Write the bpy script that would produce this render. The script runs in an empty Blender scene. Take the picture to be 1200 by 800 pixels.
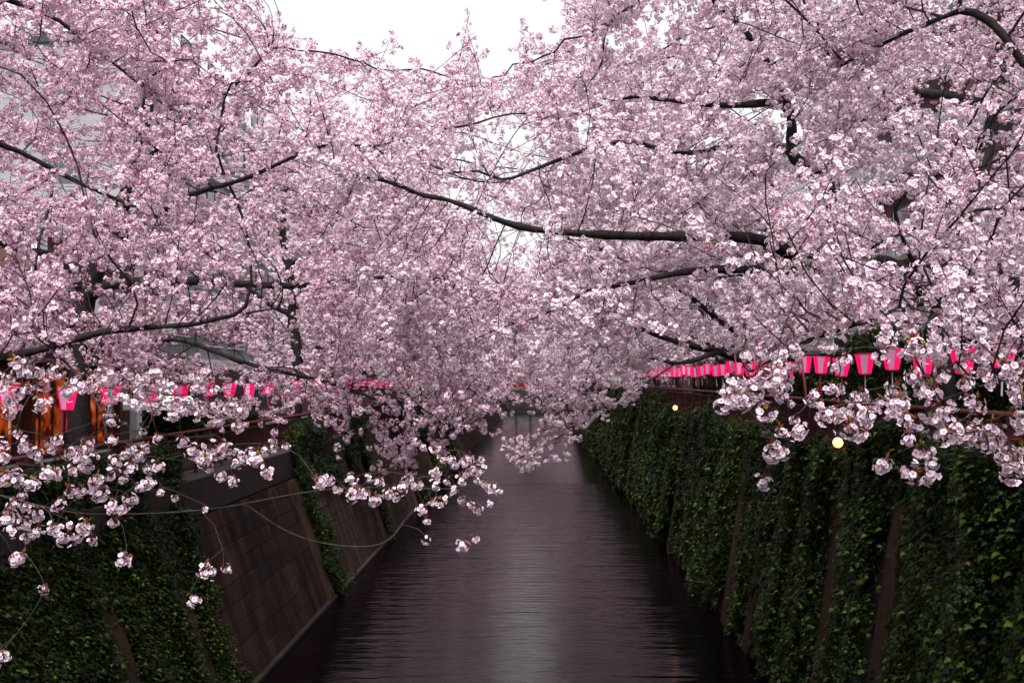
import bpy, math, random
import numpy as np
from mathutils import Vector, Matrix, Euler

R = math.radians
rng = np.random.default_rng(7)
random.seed(7)
scene = bpy.context.scene
col = scene.collection

# ---------------------------------------------------------------- camera
FPX = 1167.0                                   # focal length in photo pixels (35 mm on 36 mm, 1200 px wide)
EYE = Vector((0.0, 0.0, 7.0))
PITCH = math.atan2(43, FPX)
YAW = math.atan2(29, FPX)
cam_data = bpy.data.cameras.new('camera')
cam_data.sensor_width = 36.0
cam_data.lens = 36.0 * FPX / 1200.0
cam_data.clip_start = 0.1
cam_data.clip_end = 3000.0
cam = bpy.data.objects.new('camera', cam_data)
col.objects.link(cam)
cam.location = EYE
cam.rotation_euler = (math.pi / 2 + PITCH, 0.0, YAW)
scene.camera = cam
CROT = np.array(Euler(cam.rotation_euler).to_matrix())

# ---------------------------------------------------------------- overcast sky and soft sun
SUN_EL, SUN_AZ = 54.0, 180.0                   # azimuth measured clockwise from +Y
world = bpy.data.worlds.new('World')
scene.world = world
world.use_nodes = True
wn = world.node_tree.nodes
wl = world.node_tree.links
wn.clear()
w_out = wn.new('ShaderNodeOutputWorld')
w_bg = wn.new('ShaderNodeBackground')
w_sky = wn.new('ShaderNodeTexSky')
w_sky.sky_type = 'NISHITA'
w_sky.sun_disc = False
w_sky.sun_elevation = R(SUN_EL)
w_sky.sun_rotation = R(SUN_AZ)
w_sky.air_density = 1.0
w_sky.dust_density = 6.0
w_hsv = wn.new('ShaderNodeHueSaturation')      # a closed cloud deck: nearly no colour
w_hsv.inputs['Saturation'].default_value = 0.06
w_mix = wn.new('ShaderNodeMix')
w_mix.data_type = 'RGBA'
w_mix.inputs['Factor'].default_value = 0.65
w_mix.inputs['B'].default_value = (7.5, 7.5, 7.8, 1.0)
wl.new(w_sky.outputs['Color'], w_hsv.inputs['Color'])
wl.new(w_hsv.outputs['Color'], w_mix.inputs['A'])
wl.new(w_mix.outputs['Result'], w_bg.inputs['Color'])
w_bg.inputs['Strength'].default_value = 0.05
wl.new(w_bg.outputs['Background'], w_out.inputs['Surface'])

sun_data = bpy.data.lights.new('sun', 'SUN')
sun_data.energy = 1.5
sun_data.angle = R(14)
sun_data.color = (1.0, 0.985, 0.975)
sun = bpy.data.objects.new('sun', sun_data)
col.objects.link(sun)
sd = Vector((math.sin(R(SUN_AZ)) * math.cos(R(SUN_EL)), math.cos(R(SUN_AZ)) * math.cos(R(SUN_EL)), math.sin(R(SUN_EL))))
sun.rotation_euler = sd.to_track_quat('Z', 'Y').to_euler()

vs = scene.view_settings
vs.view_transform = 'Standard'
vs.look = 'None'
vs.exposure = 1.78
vs.gamma = 1.0
vs.use_curve_mapping = False
scene.render.engine = 'CYCLES'
cy = scene.cycles
cy.use_denoising = True
cy.max_bounces = 7
cy.diffuse_bounces = 2
cy.glossy_bounces = 3
cy.transmission_bounces = 6
cy.transparent_max_bounces = 6
cy.sample_clamp_indirect = 6.0
cy.use_adaptive_sampling = True
cy.adaptive_threshold = 0.02


def P(px, py, Y):
    """photo pixel + distance along the canal -> world point"""
    d = CROT @ np.array([(px - 600.0) / FPX, -(py - 400.0) / FPX, -1.0])
    return np.array(EYE) + d * (Y / d[1])


def project(pts):
    q = (np.asarray(pts, float) - np.array(EYE)) @ CROT
    z = np.minimum(q[:, 2], -1e-3)
    return 600 + FPX * q[:, 0] / -z, 400 - FPX * q[:, 1] / -z


# ---------------------------------------------------------------- materials
def new_mat(name):
    m = bpy.data.materials.new(name)
    m.use_nodes = True
    n = m.node_tree.nodes
    return m, n, m.node_tree.links, n['Principled BSDF']


def noise_mat(name, c1, c2, scale=4.0, rough=0.85, bump=0.3, stretch=(1, 1, 1), detail=6.0, spec=0.3, c3=None):
    m, n, l, b = new_mat(name)
    tc = n.new('ShaderNodeTexCoord')
    mp = n.new('ShaderNodeMapping')
    mp.inputs['Scale'].default_value = stretch
    l.new(tc.outputs['Object'], mp.inputs['Vector'])
    nz = n.new('ShaderNodeTexNoise')
    nz.inputs['Scale'].default_value = scale
    nz.inputs['Detail'].default_value = detail
    nz.inputs['Roughness'].default_value = 0.65
    l.new(mp.outputs['Vector'], nz.inputs['Vector'])
    cr = n.new('ShaderNodeValToRGB')
    cr.color_ramp.elements[0].position = 0.3
    cr.color_ramp.elements[0].color = (*c1, 1)
    cr.color_ramp.elements[1].position = 0.7
    cr.color_ramp.elements[1].color = (*c2, 1)
    if c3:
        e = cr.color_ramp.elements.new(0.85)
        e.color = (*c3, 1)
    l.new(nz.outputs['Fac'], cr.inputs['Fac'])
    l.new(cr.outputs['Color'], b.inputs['Base Color'])
    b.inputs['Roughness'].default_value = rough
    b.inputs['Specular IOR Level'].default_value = spec
    if bump:
        bp = n.new('ShaderNodeBump')
        bp.inputs['Strength'].default_value = bump
        bp.inputs['Distance'].default_value = 0.03
        l.new(nz.outputs['Fac'], bp.inputs['Height'])
        l.new(bp.outputs['Normal'], b.inputs['Normal'])
    return m


def leaf_mat(name, translucency, hue=0.015, val=0.25, rough=0.6, spec=0.2):
    """colour comes from the mesh's own 'tint' attribute, varied a little per copy"""
    m, n, l, b = new_mat(name)
    at = n.new('ShaderNodeAttribute')
    at.attribute_name = 'tint'
    oi = n.new('ShaderNodeObjectInfo')
    hs = n.new('ShaderNodeHueSaturation')
    mr = n.new('ShaderNodeMapRange')
    mr.inputs['To Min'].default_value = 1.0 - val
    mr.inputs['To Max'].default_value = 1.0 + val * 0.6
    l.new(oi.outputs['Random'], mr.inputs['Value'])
    l.new(mr.outputs['Result'], hs.inputs['Value'])
    mh = n.new('ShaderNodeMapRange')
    mh.inputs['To Min'].default_value = 0.5 - hue
    mh.inputs['To Max'].default_value = 0.5 + hue
    l.new(oi.outputs['Random'], mh.inputs['Value'])
    l.new(mh.outputs['Result'], hs.inputs['Hue'])
    l.new(at.outputs['Color'], hs.inputs['Color'])
    l.new(hs.outputs['Color'], b.inputs['Base Color'])
    b.inputs['Roughness'].default_value = rough
    b.inputs['Specular IOR Level'].default_value = spec
    if translucency > 0:
        tr = n.new('ShaderNodeBsdfTranslucent')
        l.new(hs.outputs['Color'], tr.inputs['Color'])
        mx = n.new('ShaderNodeMixShader')
        mx.inputs['Fac'].default_value = translucency
        l.new(b.outputs['BSDF'], mx.inputs[1])
        l.new(tr.outputs['BSDF'], mx.inputs[2])
        l.new(mx.outputs['Shader'], n['Material Output'].inputs['Surface'])
    return m


def plain(name, c, rough=0.6, metal=0.0, emit=None, strength=0.0, spec=0.4):
    m, n, l, b = new_mat(name)
    b.inputs['Base Color'].default_value = (*c, 1)
    b.inputs['Roughness'].default_value = rough
    b.inputs['Metallic'].default_value = metal
    b.inputs['Specular IOR Level'].default_value = spec
    if emit:
        b.inputs['Emission Color'].default_value = (*emit, 1)
        b.inputs['Emission Strength'].default_value = strength
    return m


def water_mat(name, sx, sy, strength, rough):
    m, n, l, b = new_mat(name)
    b.inputs['Base Color'].default_value = (0.004, 0.0015, 0.003, 1)  # faint purple put in for the magenta reflections of the lanterns
    b.inputs['Roughness'].default_value = rough
    b.inputs['IOR'].default_value = 1.2
    b.inputs['Specular IOR Level'].default_value = 0.4
    tc = n.new('ShaderNodeTexCoord')
    last = None
    for i, (kx, ky, sc, w) in enumerate(((sx, sy, 1.0, 0.5), (sx * 2.6, sy * 2.3, 1.0, 0.25), (sx * 0.35, sy * 0.3, 1.0, 0.5))):
        mp = n.new('ShaderNodeMapping')
        mp.inputs['Scale'].default_value = (kx, ky, 1)
        mp.inputs['Rotation'].default_value = (0, 0, 0.04 * i)
        l.new(tc.outputs['Object'], mp.inputs['Vector'])
        nz = n.new('ShaderNodeTexNoise')
        nz.inputs['Scale'].default_value = sc
        nz.inputs['Detail'].default_value = 3.0
        l.new(mp.outputs['Vector'], nz.inputs['Vector'])
        ml = n.new('ShaderNodeMath')
        ml.operation = 'MULTIPLY'
        ml.inputs[1].default_value = w
        l.new(nz.outputs['Fac'], ml.inputs[0])
        if last is None:
            last = ml
        else:
            ad = n.new('ShaderNodeMath')
            ad.operation = 'ADD'
            l.new(last.outputs[0], ad.inputs[0])
            l.new(ml.outputs[0], ad.inputs[1])
            last = ad
    bp = n.new('ShaderNodeBump')
    bp.inputs['Strength'].default_value = strength
    bp.inputs['Distance'].default_value = 0.075
    l.new(last.outputs[0], bp.inputs['Height'])
    l.new(bp.outputs['Normal'], b.inputs['Normal'])
    return m


M = {}
M['bark'] = noise_mat('bark', (0.006, 0.0045, 0.004), (0.026, 0.019, 0.0175), 9.0, 0.8, 0.8, (1, 1, 1), 8.0, 0.25)
M['twig'] = noise_mat('twig_bark', (0.015, 0.010, 0.0095), (0.050, 0.035, 0.032), 14.0, 0.7, 0.3)
M['petal'] = leaf_mat('petal', 0.28, 0.006, 0.05, 0.6, 0.15)
M['ivy'] = leaf_mat('ivy_leaf', 0.12, 0.012, 0.6, 0.5, 0.14)
M['wall_block'] = noise_mat('wall_block', (0.020, 0.0100, 0.0082), (0.058, 0.029, 0.022), 1.3, 0.9, 0.35, (1, 1, 0.35), 9.0, 0.2)
def vary_per_block(m):
    n, l = m.node_tree.nodes, m.node_tree.links
    b = n['Principled BSDF']
    src = b.inputs['Base Color'].links[0].from_socket
    oi = n.new('ShaderNodeObjectInfo')
    mr = n.new('ShaderNodeMapRange')
    mr.inputs['To Min'].default_value = 0.65
    mr.inputs['To Max'].default_value = 1.35
    hs = n.new('ShaderNodeHueSaturation')
    l.new(oi.outputs['Random'], mr.inputs['Value'])
    l.new(mr.outputs['Result'], hs.inputs['Value'])
    tc = n.new('ShaderNodeTexCoord')                       # long rain and algae streaks down the face
    mp = n.new('ShaderNodeMapping')
    mp.inputs['Scale'].default_value = (0.3, 2.2, 0.3)
    nz = n.new('ShaderNodeTexNoise')
    nz.inputs['Scale'].default_value = 1.0
    nz.inputs['Detail'].default_value = 5.0
    l.new(tc.outputs['Object'], mp.inputs['Vector'])
    l.new(mp.outputs['Vector'], nz.inputs['Vector'])
    cr = n.new('ShaderNodeValToRGB')
    cr.color_ramp.elements[0].position = 0.4
    cr.color_ramp.elements[0].color = (0.30, 0.30, 0.26, 1)
    cr.color_ramp.elements[1].position = 0.62
    cr.color_ramp.elements[1].color = (1.1, 1.05, 1.0, 1)
    l.new(nz.outputs['Fac'], cr.inputs['Fac'])
    mu = n.new('ShaderNodeMix')
    mu.data_type = 'RGBA'
    mu.blend_type = 'MULTIPLY'
    mu.inputs['Factor'].default_value = 1.0
    l.new(src, mu.inputs['A'])
    l.new(cr.outputs['Color'], mu.inputs['B'])
    l.new(mu.outputs['Result'], hs.inputs['Color'])
    l.new(hs.outputs['Color'], b.inputs['Base Color'])


vary_per_block(M['wall_block'])
M['wall_core'] = noise_mat('wall_core', (0.012, 0.009, 0.008), (0.035, 0.024, 0.02), 1.2, 0.95, 0.3, (1, 1, 0.4))
M['pilaster'] = noise_mat('pilaster', (0.014, 0.008, 0.006), (0.075, 0.040, 0.028), 1.8, 0.9, 0.4, (1, 1, 0.2), 9.0, 0.2)
M['coping'] = noise_mat('coping', (0.028, 0.020, 0.019), (0.080, 0.060, 0.058), 3.0, 0.85, 0.35, (6, 6, 0.5), 8.0, 0.25)
M['asphalt'] = noise_mat('asphalt', (0.035, 0.034, 0.036), (0.07, 0.068, 0.07), 6.0, 0.8, 0.2)
M['rail'] = noise_mat('rail_paint', (0.06, 0.009, 0.010), (0.11, 0.020, 0.02), 5.0, 0.4, 0.05, (1, 1, 1), 5.0, 0.45)
M['rail_dark'] = noise_mat('baluster_paint', (0.028, 0.005, 0.006), (0.055, 0.010, 0.011), 5.0, 0.5, 0.05)
M['pole'] = noise_mat('pole_paint', (0.16, 0.02, 0.02), (0.30, 0.05, 0.045), 4.0, 0.45, 0.05)
M['cable'] = plain('cable', (0.012, 0.012, 0.014), 0.6)
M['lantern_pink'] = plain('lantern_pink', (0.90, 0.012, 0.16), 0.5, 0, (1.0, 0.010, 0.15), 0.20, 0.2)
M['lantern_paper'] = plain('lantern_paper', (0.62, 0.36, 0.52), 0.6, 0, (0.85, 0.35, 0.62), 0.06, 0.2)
M['lantern_cap'] = plain('lantern_cap', (0.55, 0.01, 0.09), 0.5)
M['tail_white'] = plain('tail_white', (0.55, 0.45, 0.55), 0.5)
M['tail_red'] = plain('tail_red', (0.65, 0.015, 0.05), 0.5)
M['tail_blue'] = plain('tail_blue', (0.06, 0.12, 0.45), 0.5)
M['bulb'] = plain('bulb', (1, 0.8, 0.6), 0.3, 0, (1.0, 0.33, 0.06), 1.9)
M['metal_dark'] = plain('metal_dark', (0.03, 0.028, 0.028), 0.45, 0.6)
M['grey_wall'] = noise_mat('grey_wall', (0.20, 0.20, 0.215), (0.28, 0.28, 0.30), 0.8, 0.85, 0.05)
M['white_band'] = noise_mat('white_band', (0.62, 0.62, 0.64), (0.76, 0.76, 0.78), 1.5, 0.7, 0.05)
M['brown_wall'] = noise_mat('brown_wall', (0.07, 0.035, 0.032), (0.12, 0.06, 0.055), 3.0, 0.8, 0.1)
M['rose_wall'] = noise_mat('rose_wall', (0.14, 0.065, 0.08), (0.21, 0.10, 0.125), 12.0, 0.8, 0.15)
M['dark_frame'] = plain('dark_frame', (0.04, 0.045, 0.05), 0.4, 0.3)
M['glass'] = plain('glass', (0.05, 0.06, 0.07), 0.06, 0.0, None, 0, 0.8)
M['lattice'] = noise_mat('lattice', (0.42, 0.44, 0.46), (0.55, 0.57, 0.58), 3.0, 0.6, 0.02)
M['wood'] = noise_mat('shop_wood', (0.045, 0.012, 0.008), (0.10, 0.03, 0.018), 3.0, 0.6, 0.15, (1, 1, 6))
def lit_window(name):
    m, n, l, b = new_mat(name)
    b.inputs['Base Color'].default_value = (0.05, 0.02, 0.01, 1)
    b.inputs['Roughness'].default_value = 0.12
    tc = n.new('ShaderNodeTexCoord')
    nz = n.new('ShaderNodeTexNoise')
    nz.inputs['Scale'].default_value = 2.6
    nz.inputs['Detail'].default_value = 4.0
    l.new(tc.outputs['Object'], nz.inputs['Vector'])
    cr = n.new('ShaderNodeValToRGB')
    cr.color_ramp.elements[0].position = 0.42
    cr.color_ramp.elements[0].color = (0.012, 0.001, 0.0, 1)
    cr.color_ramp.elements[1].position = 0.72
    cr.color_ramp.elements[1].color = (0.30, 0.040, 0.004, 1)
    l.new(nz.outputs['Fac'], cr.inputs['Fac'])
    l.new(cr.outputs['Color'], b.inputs['Emission Color'])
    b.inputs['Emission Strength'].default_value = 0.6
    return m


M['warm'] = lit_window('warm_window')
M['tent'] = plain('tent_cloth', (0.78, 0.78, 0.80), 0.8)
M['bridge_red'] = plain('bridge_red', (0.50, 0.015, 0.025), 0.5)
M['concrete'] = noise_mat('concrete', (0.22, 0.21, 0.20), (0.36, 0.34, 0.33), 2.0, 0.85, 0.2)
M['water'] = water_mat('water', 0.45, 2.4, 0.85, 0.05)
M['water_calm'] = water_mat('water_calm', 0.15, 1.0, 0.4, 0.10)


# ---------------------------------------------------------------- helpers
def tag(o, label=None, cat=None, group=None, kind=None):
    if label:
        o['label'] = label
    if cat:
        o['category'] = cat
    if group:
        o['group'] = group
    if kind:
        o['kind'] = kind
    return o


def empty(name, loc=(0, 0, 0)):
    o = bpy.data.objects.new(name, None)
    o.empty_display_size = 0.2
    col.objects.link(o)
    o.location = loc
    return o


def link_mesh(name, me, parent=None, loc=None):
    o = bpy.data.objects.new(name, me)
    col.objects.link(o)
    if parent is not None:
        o.parent = parent
    if loc is not None:
        o.location = loc
    return o


class MB:
    """collects boxes, tubes and free faces into one mesh"""

    def __init__(self):
        self.v, self.f, self.mi = [], [], []

    def add(self, verts, faces, mi=0):
        k = len(self.v)
        self.v.extend([tuple(map(float, p)) for p in verts])
        self.f.extend([tuple(i + k for i in f) for f in faces])
        self.mi.extend([mi] * len(faces))

    def box(self, x0, x1, y0, y1, z0, z1, mi=0, bev=0.0):
        if bev <= 0:
            vv = [(x, y, z) for z in (z0, z1) for (x, y) in ((x0, y0), (x1, y0), (x1, y1), (x0, y1))]
            ff = [(3, 2, 1, 0), (4, 5, 6, 7), (0, 1, 5, 4), (1, 2, 6, 5), (2, 3, 7, 6), (3, 0, 4, 7)]
            self.add(vv, ff, mi)
        else:
            b = bev
            ring = lambda a, c, d, e, z: [(a, c, z), (d, c, z), (d, e, z), (a, e, z)]
            vv = ring(x0 + b, y0 + b, x1 - b, y1 - b, z0) + ring(x0, y0, x1, y1, z0 + b) + ring(x0, y0, x1, y1, z1 - b) + ring(x0 + b, y0 + b, x1 - b, y1 - b, z1)
            ff = [(3, 2, 1, 0), (12, 13, 14, 15)]
            for s in (0, 4, 8):
                for i in range(4):
                    j = (i + 1) % 4
                    ff.append((s + i, s + j, s + 4 + j, s + 4 + i))
            self.add(vv, ff, mi)

    def tube(self, pts, rad, k=8, mi=0, cap=True):
        pts = np.asarray(pts, float)
        n = len(pts)
        rad = np.broadcast_to(np.asarray(rad, float), (n,))
        t = np.gradient(pts, axis=0)
        t /= np.linalg.norm(t, axis=1)[:, None] + 1e-9
        u = np.array([0.31, 0.17, 0.93]) if abs(t[0][2]) < 0.8 else np.array([0.95, 0.21, 0.11])
        vs_, base = [], len(self.v)
        an = np.linspace(0, 2 * np.pi, k, endpoint=False)
        for i in range(n):
            u = u - t[i] * u.dot(t[i])
            u /= np.linalg.norm(u) + 1e-9
            w = np.cross(t[i], u)
            vs_.append(pts[i] + rad[i] * (np.cos(an)[:, None] * u + np.sin(an)[:, None] * w))
        V = np.concatenate(vs_)
        self.v.extend(map(tuple, V.tolist()))
        for i in range(n - 1):
            for j in range(k):
                a, b2 = base + i * k + j, base + i * k + (j + 1) % k
                self.f.append((a, b2, b2 + k, a + k))
        self.mi.extend([mi] * ((n - 1) * k))
        if cap:
            self.f.append(tuple(base + j for j in range(k))[::-1])
            self.f.append(tuple(base + (n - 1) * k + j for j in range(k)))
            self.mi.extend([mi, mi])

    def mesh(self, name, mats, smooth=False):
        me = bpy.data.meshes.new(name)
        me.from_pydata(self.v, [], self.f)
        for m in (mats if isinstance(mats, (list, tuple)) else [mats]):
            me.materials.append(m)
        me.polygons.foreach_set('material_index', self.mi)
        if smooth:
            me.polygons.foreach_set('use_smooth', [True] * len(self.f))
        me.update()
        return me

    def build(self, name, mats, parent=None, smooth=False, loc=None):
        return link_mesh(name, self.mesh(name, mats, smooth), parent, loc)


def box_obj(name, b, mat, parent=None, bev=0.0):
    m = MB()
    m.box(*b, bev=bev)
    return m.build(name, mat, parent)


# ---------------------------------------------------------------- the setting
BANK_R, BANK_L = 5.25, 4.6


def wall_x(side, z):
    return 5.46 + 0.16 * z if side > 0 else -(6.48 + 0.35 * z)


FAR = 420.0
m = MB()
m.add([(-8.6, -30, 0), (8, -30, 0), (8, 68.0, 0), (-8.6, 68.0, 0)], [(0, 1, 2, 3)])
tag(m.build('water', M['water']), kind='structure')
m = MB()
m.add([(-8.6, 65.0, 0.005), (8, 67.5, 0.005), (8, FAR, 0.005), (-8.6, FAR, 0.005)], [(0, 1, 2, 3)])
tag(m.build('water_upstream', M['water_calm']), kind='structure')
tag(box_obj('canal_bed', (-12, 12, -30, FAR, -1.4, -1.0), M['concrete']), kind='structure')
tag(box_obj('street_right', (6.9, 420, -30, 900, BANK_R - 0.5, BANK_R), M['asphalt']), kind='structure')
tag(box_obj('street_left', (-420, -8.6, -30, 900, BANK_L - 0.5, BANK_L), M['asphalt']), kind='structure')
tag(box_obj('ground_beyond', (-8.58, 6.88, 238, 900, -1.0, BANK_L + 0.3), M['wall_core']), kind='structure')

# low sills across the canal bed, water spilling over them
for y, z in ((188.0, 0.10), (196.0, 0.14)):
    o = box_obj('weir_sill', (-7.0, 5.9, y, y + 0.45, -1.0, z), M['wall_core'], bev=0.03)
    tag(o, {188.0: 'first of two pale concrete sills far up the canal before the red bridge', 196.0: 'last concrete sill across the canal just before the red bridge'}[y], 'weir', 'sills across the canal')


# ---------------------------------------------------------------- canal walls
def slope_box(mb, side, y0, y1, z0, z1, thick, proud, bev=0.012):
    """a block lying in the battered wall face, its outer face `proud` in front of the face line"""
    s = -1 if side > 0 else 1           # towards the water
    def pt(y, z, d):
        return (wall_x(side, z) + s * d, y, z)
    o = proud
    vv = [pt(y0, z0, -thick), pt(y1, z0, -thick), pt(y1, z1, -thick), pt(y0, z1, -thick),
          pt(y0, z0, o - bev), pt(y1, z0, o - bev), pt(y1, z1, o - bev), pt(y0, z1, o - bev),
          pt(y0 + bev, z0 + bev, o), pt(y1 - bev, z0 + bev, o), pt(y1 - bev, z1 - bev, o), pt(y0 + bev, z1 - bev, o)]
    ff = [(8, 9, 10, 11)]
    for a in (0, 4):
        for i in range(4):
            j = (i + 1) % 4
            ff.append((a + i, a + j, a + 4 + j, a + 4 + i))
    if side < 0:
        ff = [f[::-1] for f in ff]
    mb.add(vv, ff)


def wall_core(side, zt, name, parent):
    m = MB()
    xb, xt = wall_x(side, -1.0), wall_x(side, zt)
    back = 8.3 if side > 0 else -9.6
    vv = []
    for y in (-30, FAR):
        vv += [(xb, y, -1.0), (xt, y, zt), (back, y, zt), (back, y, -1.0)]
    m.add(vv, [(0, 1, 5, 4), (1, 2, 6, 5), (2, 3, 7, 6), (3, 0, 4, 7), (3, 2, 1, 0), (4, 5, 6, 7)])
    return m.build(name, M['wall_core'], parent)


# the far bank wall with lamps (right): ivy, pilasters every 3 m
wr = tag(empty('canal_wall', (5.46, 20, 0)), 'steep canal wall of narrow concrete pilasters mostly hidden by ivy, lamp bulbs above it', 'wall')
wl_ = tag(empty('canal_wall', (-6.48, 20, 0)), 'sloping canal wall of bare brown concrete blocks between ivy strips', 'wall')
for root in (wr, wl_):
    root.location = (0, 0, 0)
wall_core(1, BANK_R - 0.02, 'wall_body', wr)
wall_core(-1, 3.8, 'wall_body', wl_)
for i in range(46):
    y = 8.0 + 3.0 * i
    m = MB()
    slope_box(m, 1, y - 0.27, y + 0.27, -0.6, 4.95, 0.3, 0.16, 0.03)
    m.build('pilaster', M['pilaster'], wr)
    if y in (41.0, 53.0, 65.0, 77.0):
        box_obj('pilaster_cap', (5.95, 6.7, y - 0.42, y + 0.42, 4.952, 5.16), M['coping'], wr, 0.02)
box_obj('coping', (6.26, 6.9, -30, FAR, BANK_R - 0.018, BANK_R + 0.14), M['coping'], wr, 0.02)

# the other wall: blocks, coping beam, footing
box_obj('coping_beam', (-8.62, -7.78, -30, FAR, 3.82, BANK_L + 0.12), M['coping'], wl_, 0.03)
box_obj('footing', (-6.75, -6.36, -30, 66.0, -0.9, 0.10), M['wall_core'], wl_, 0.02)
LEFT_PIL = [11.0, 14.2, 17.2, 20.4, 31.4, 42.6, 53.8, 65.0, 76.2, 87.4]
for y in LEFT_PIL:
    m = MB()
    slope_box(m, -1, y - 0.35, y + 0.35, 0.102, 3.80, 0.2, 0.13, 0.03)
    m.build('pilaster', M['pilaster'], wl_)
COURSE = 0.42
rest = MB()
nblk = 0
for k in range(9):
    z0 = 0.105 + k * COURSE * 0.98
    z1 = min(z0 + COURSE * 0.98 - 0.018, 3.795)
    y = 8.0 + (0.45 if k % 2 else 0.0)
    while y < 110:
        y1 = y + 0.9 * (1 + 0.0 * k)
        near_pil = any(abs((y + y1) / 2 - p) < 0.40 for p in LEFT_PIL)
        ya, yb = y, y1 - 0.016
        pr = 0.03 + random.uniform(-0.008, 0.012)
        if 21.0 < y < 52.0 and not near_pil and nblk < 296:
            mb = MB()
            slope_box(mb, -1, ya, yb, z0, z1, 0.05, pr)
            mb.build('block', M['wall_block'], wl_)
            nblk += 1
        else:
            slope_box(rest, -1, ya, yb, z0, z1, 0.05, pr)
        y = y1
tag(rest.build('block_courses', M['wall_block'], wl_), kind='stuff')


# ---------------------------------------------------------------- railings along both banks
def railing(xr, zb, label, seg=2.0, y0=6.0, y1=150.0, top=1.10):
    f = tag(empty('railing', (xr, y0, zb)), label, 'railing', 'railings on both banks')
    f.location = (0, 0, 0)
    m = MB()
    m.tube([(xr, y0, zb + top), (xr, (y0 + y1) / 2, zb + top), (xr, y1, zb + top)], 0.045, 10)
    m.build('handrail', M['rail'], f, True)
    m = MB()
    m.box(xr - 0.02, xr + 0.02, y0, y1, zb + 0.10, zb + 0.15)
    m.build('bottom_rail', M['rail_dark'], f)
    m = MB()
    m.box(xr - 0.02, xr + 0.02, y0, y1, zb + top - 0.17, zb + top - 0.13)
    m.build('middle_rail', M['rail_dark'], f)
    pm = MB()
    pm.box(-0.035, 0.035, -0.035, 0.035, 0, top - 0.02, bev=0.006)
    pme = pm.mesh('post', M['rail'])
    y = y0
    while y <= y1:
        link_mesh('post', pme, f, (xr, y, zb))
        y += seg
    bm = MB()
    y = y0 + 0.1
    while y < y1:
        bm.box(xr - 0.011, xr + 0.011, y - 0.011, y + 0.011, zb + 0.151, zb + top - 0.171)
        y += 0.105 if y < 60 else 0.21
    tag(bm.build('balusters', M['rail_dark'], f), kind='stuff')
    return f


railing(6.55, BANK_R + 0.14, 'dark red steel railing along the bank with the lamp bulbs')
railing(-8.25, BANK_L + 0.12, 'dark red steel railing above the bare block wall', top=1.0)


# ---------------------------------------------------------------- lanterns on cables
def lantern_meshes():
    H, RT, RB_ = 0.41, 0.19, 0.112
    parts = []
    an = [i * math.pi / 3 for i in range(6)]
    body, paper = MB(), []
    top = [(RT * math.cos(a), RT * math.sin(a), 0) for a in an]
    bot = [(RB_ * math.cos(a), RB_ * math.sin(a), -H) for a in an]
    for i in range(6):
        j = (i + 1) % 6
        q = [Vector(bot[i]), Vector(bot[j]), Vector(top[j]), Vector(top[i])]
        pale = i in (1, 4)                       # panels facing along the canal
        mb = MB()
        nrm = (q[1] - q[0]).cross(q[3] - q[0]).normalized()
        c = sum(q, Vector()) / 4
        inn = [c + (p - c) * 0.97 for p in q]
        back = [p - nrm * 0.008 for p in inn]
        mb.add([tuple(p) for p in inn + back], [(0, 1, 2, 3), (7, 6, 5, 4), (0, 4, 5, 1), (1, 5, 6, 2), (2, 6, 7, 3), (3, 7, 4, 0)])
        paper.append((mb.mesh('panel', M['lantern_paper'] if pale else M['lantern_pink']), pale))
    fr = MB()
    for i in range(6):
        fr.tube([bot[i], top[i]], 0.016, 6)
    rims = []
    for (ra, zz, hh) in ((RT * 1.03, 0.0, 0.02), (RB_ * 1.04, -H - 0.02, 0.02)):
        rim = MB()
        vv = [(ra * math.cos(a), ra * math.sin(a), zz + dz) for dz in (0, hh) for a in an]
        rim.add(vv, [tuple(range(5, -1, -1)), tuple(range(6, 12))] + [(i, (i + 1) % 6, 6 + (i + 1) % 6, 6 + i) for i in range(6)])
        rims.append(rim.mesh('rim', M['lantern_cap']))
    hook = MB()
    hook.tube([(0, 0, 0.02), (0, 0, 0.16)], 0.008, 5)
    tails = []
    for mname in ('tail_white', 'tail_red', 'tail_blue'):
        t = MB()
        t.tube([(0, 0, -H - 0.02), (0, 0, -H - 0.10), (0.005, 0, -H - 0.42)], [0.006, 0.014, 0.014], 6)
        tails.append(t.mesh('tail', M[mname]))
    return paper, fr.mesh('frame', M['lantern_pink']), rims, hook.mesh('hook', M['metal_dark']), tails


LM = lantern_meshes()


def lantern(x, y, z, rz, tilt, label, group, tail, detail=True):
    e = tag(empty('paper_lantern', (x, y, z)), label, 'lantern', group)
    e.rotation_euler = (tilt[0], tilt[1], rz)
    panels, fr, rim, hook, tails = LM
    for me, pale in panels:
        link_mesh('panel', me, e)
    for q in rim:
        link_mesh('rim', q, e)
    link_mesh('tail', tails[tail], e)
    if detail:
        link_mesh('frame', fr, e)
        link_mesh('hook', hook, e)
    return e


lanterns_r, lanterns_l = [], []
ORD = ('first', 'second', 'third', 'fourth', 'fifth', 'sixth', 'seventh')


def pole_word(q, d):
    if q < 0:
        return '%s before the first' % ORD[min(6, int(-q / d))]
    return '%s past the %s' % (ORD[min(6, int((q % 1.0) / d))], ORD[int(q)])


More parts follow.
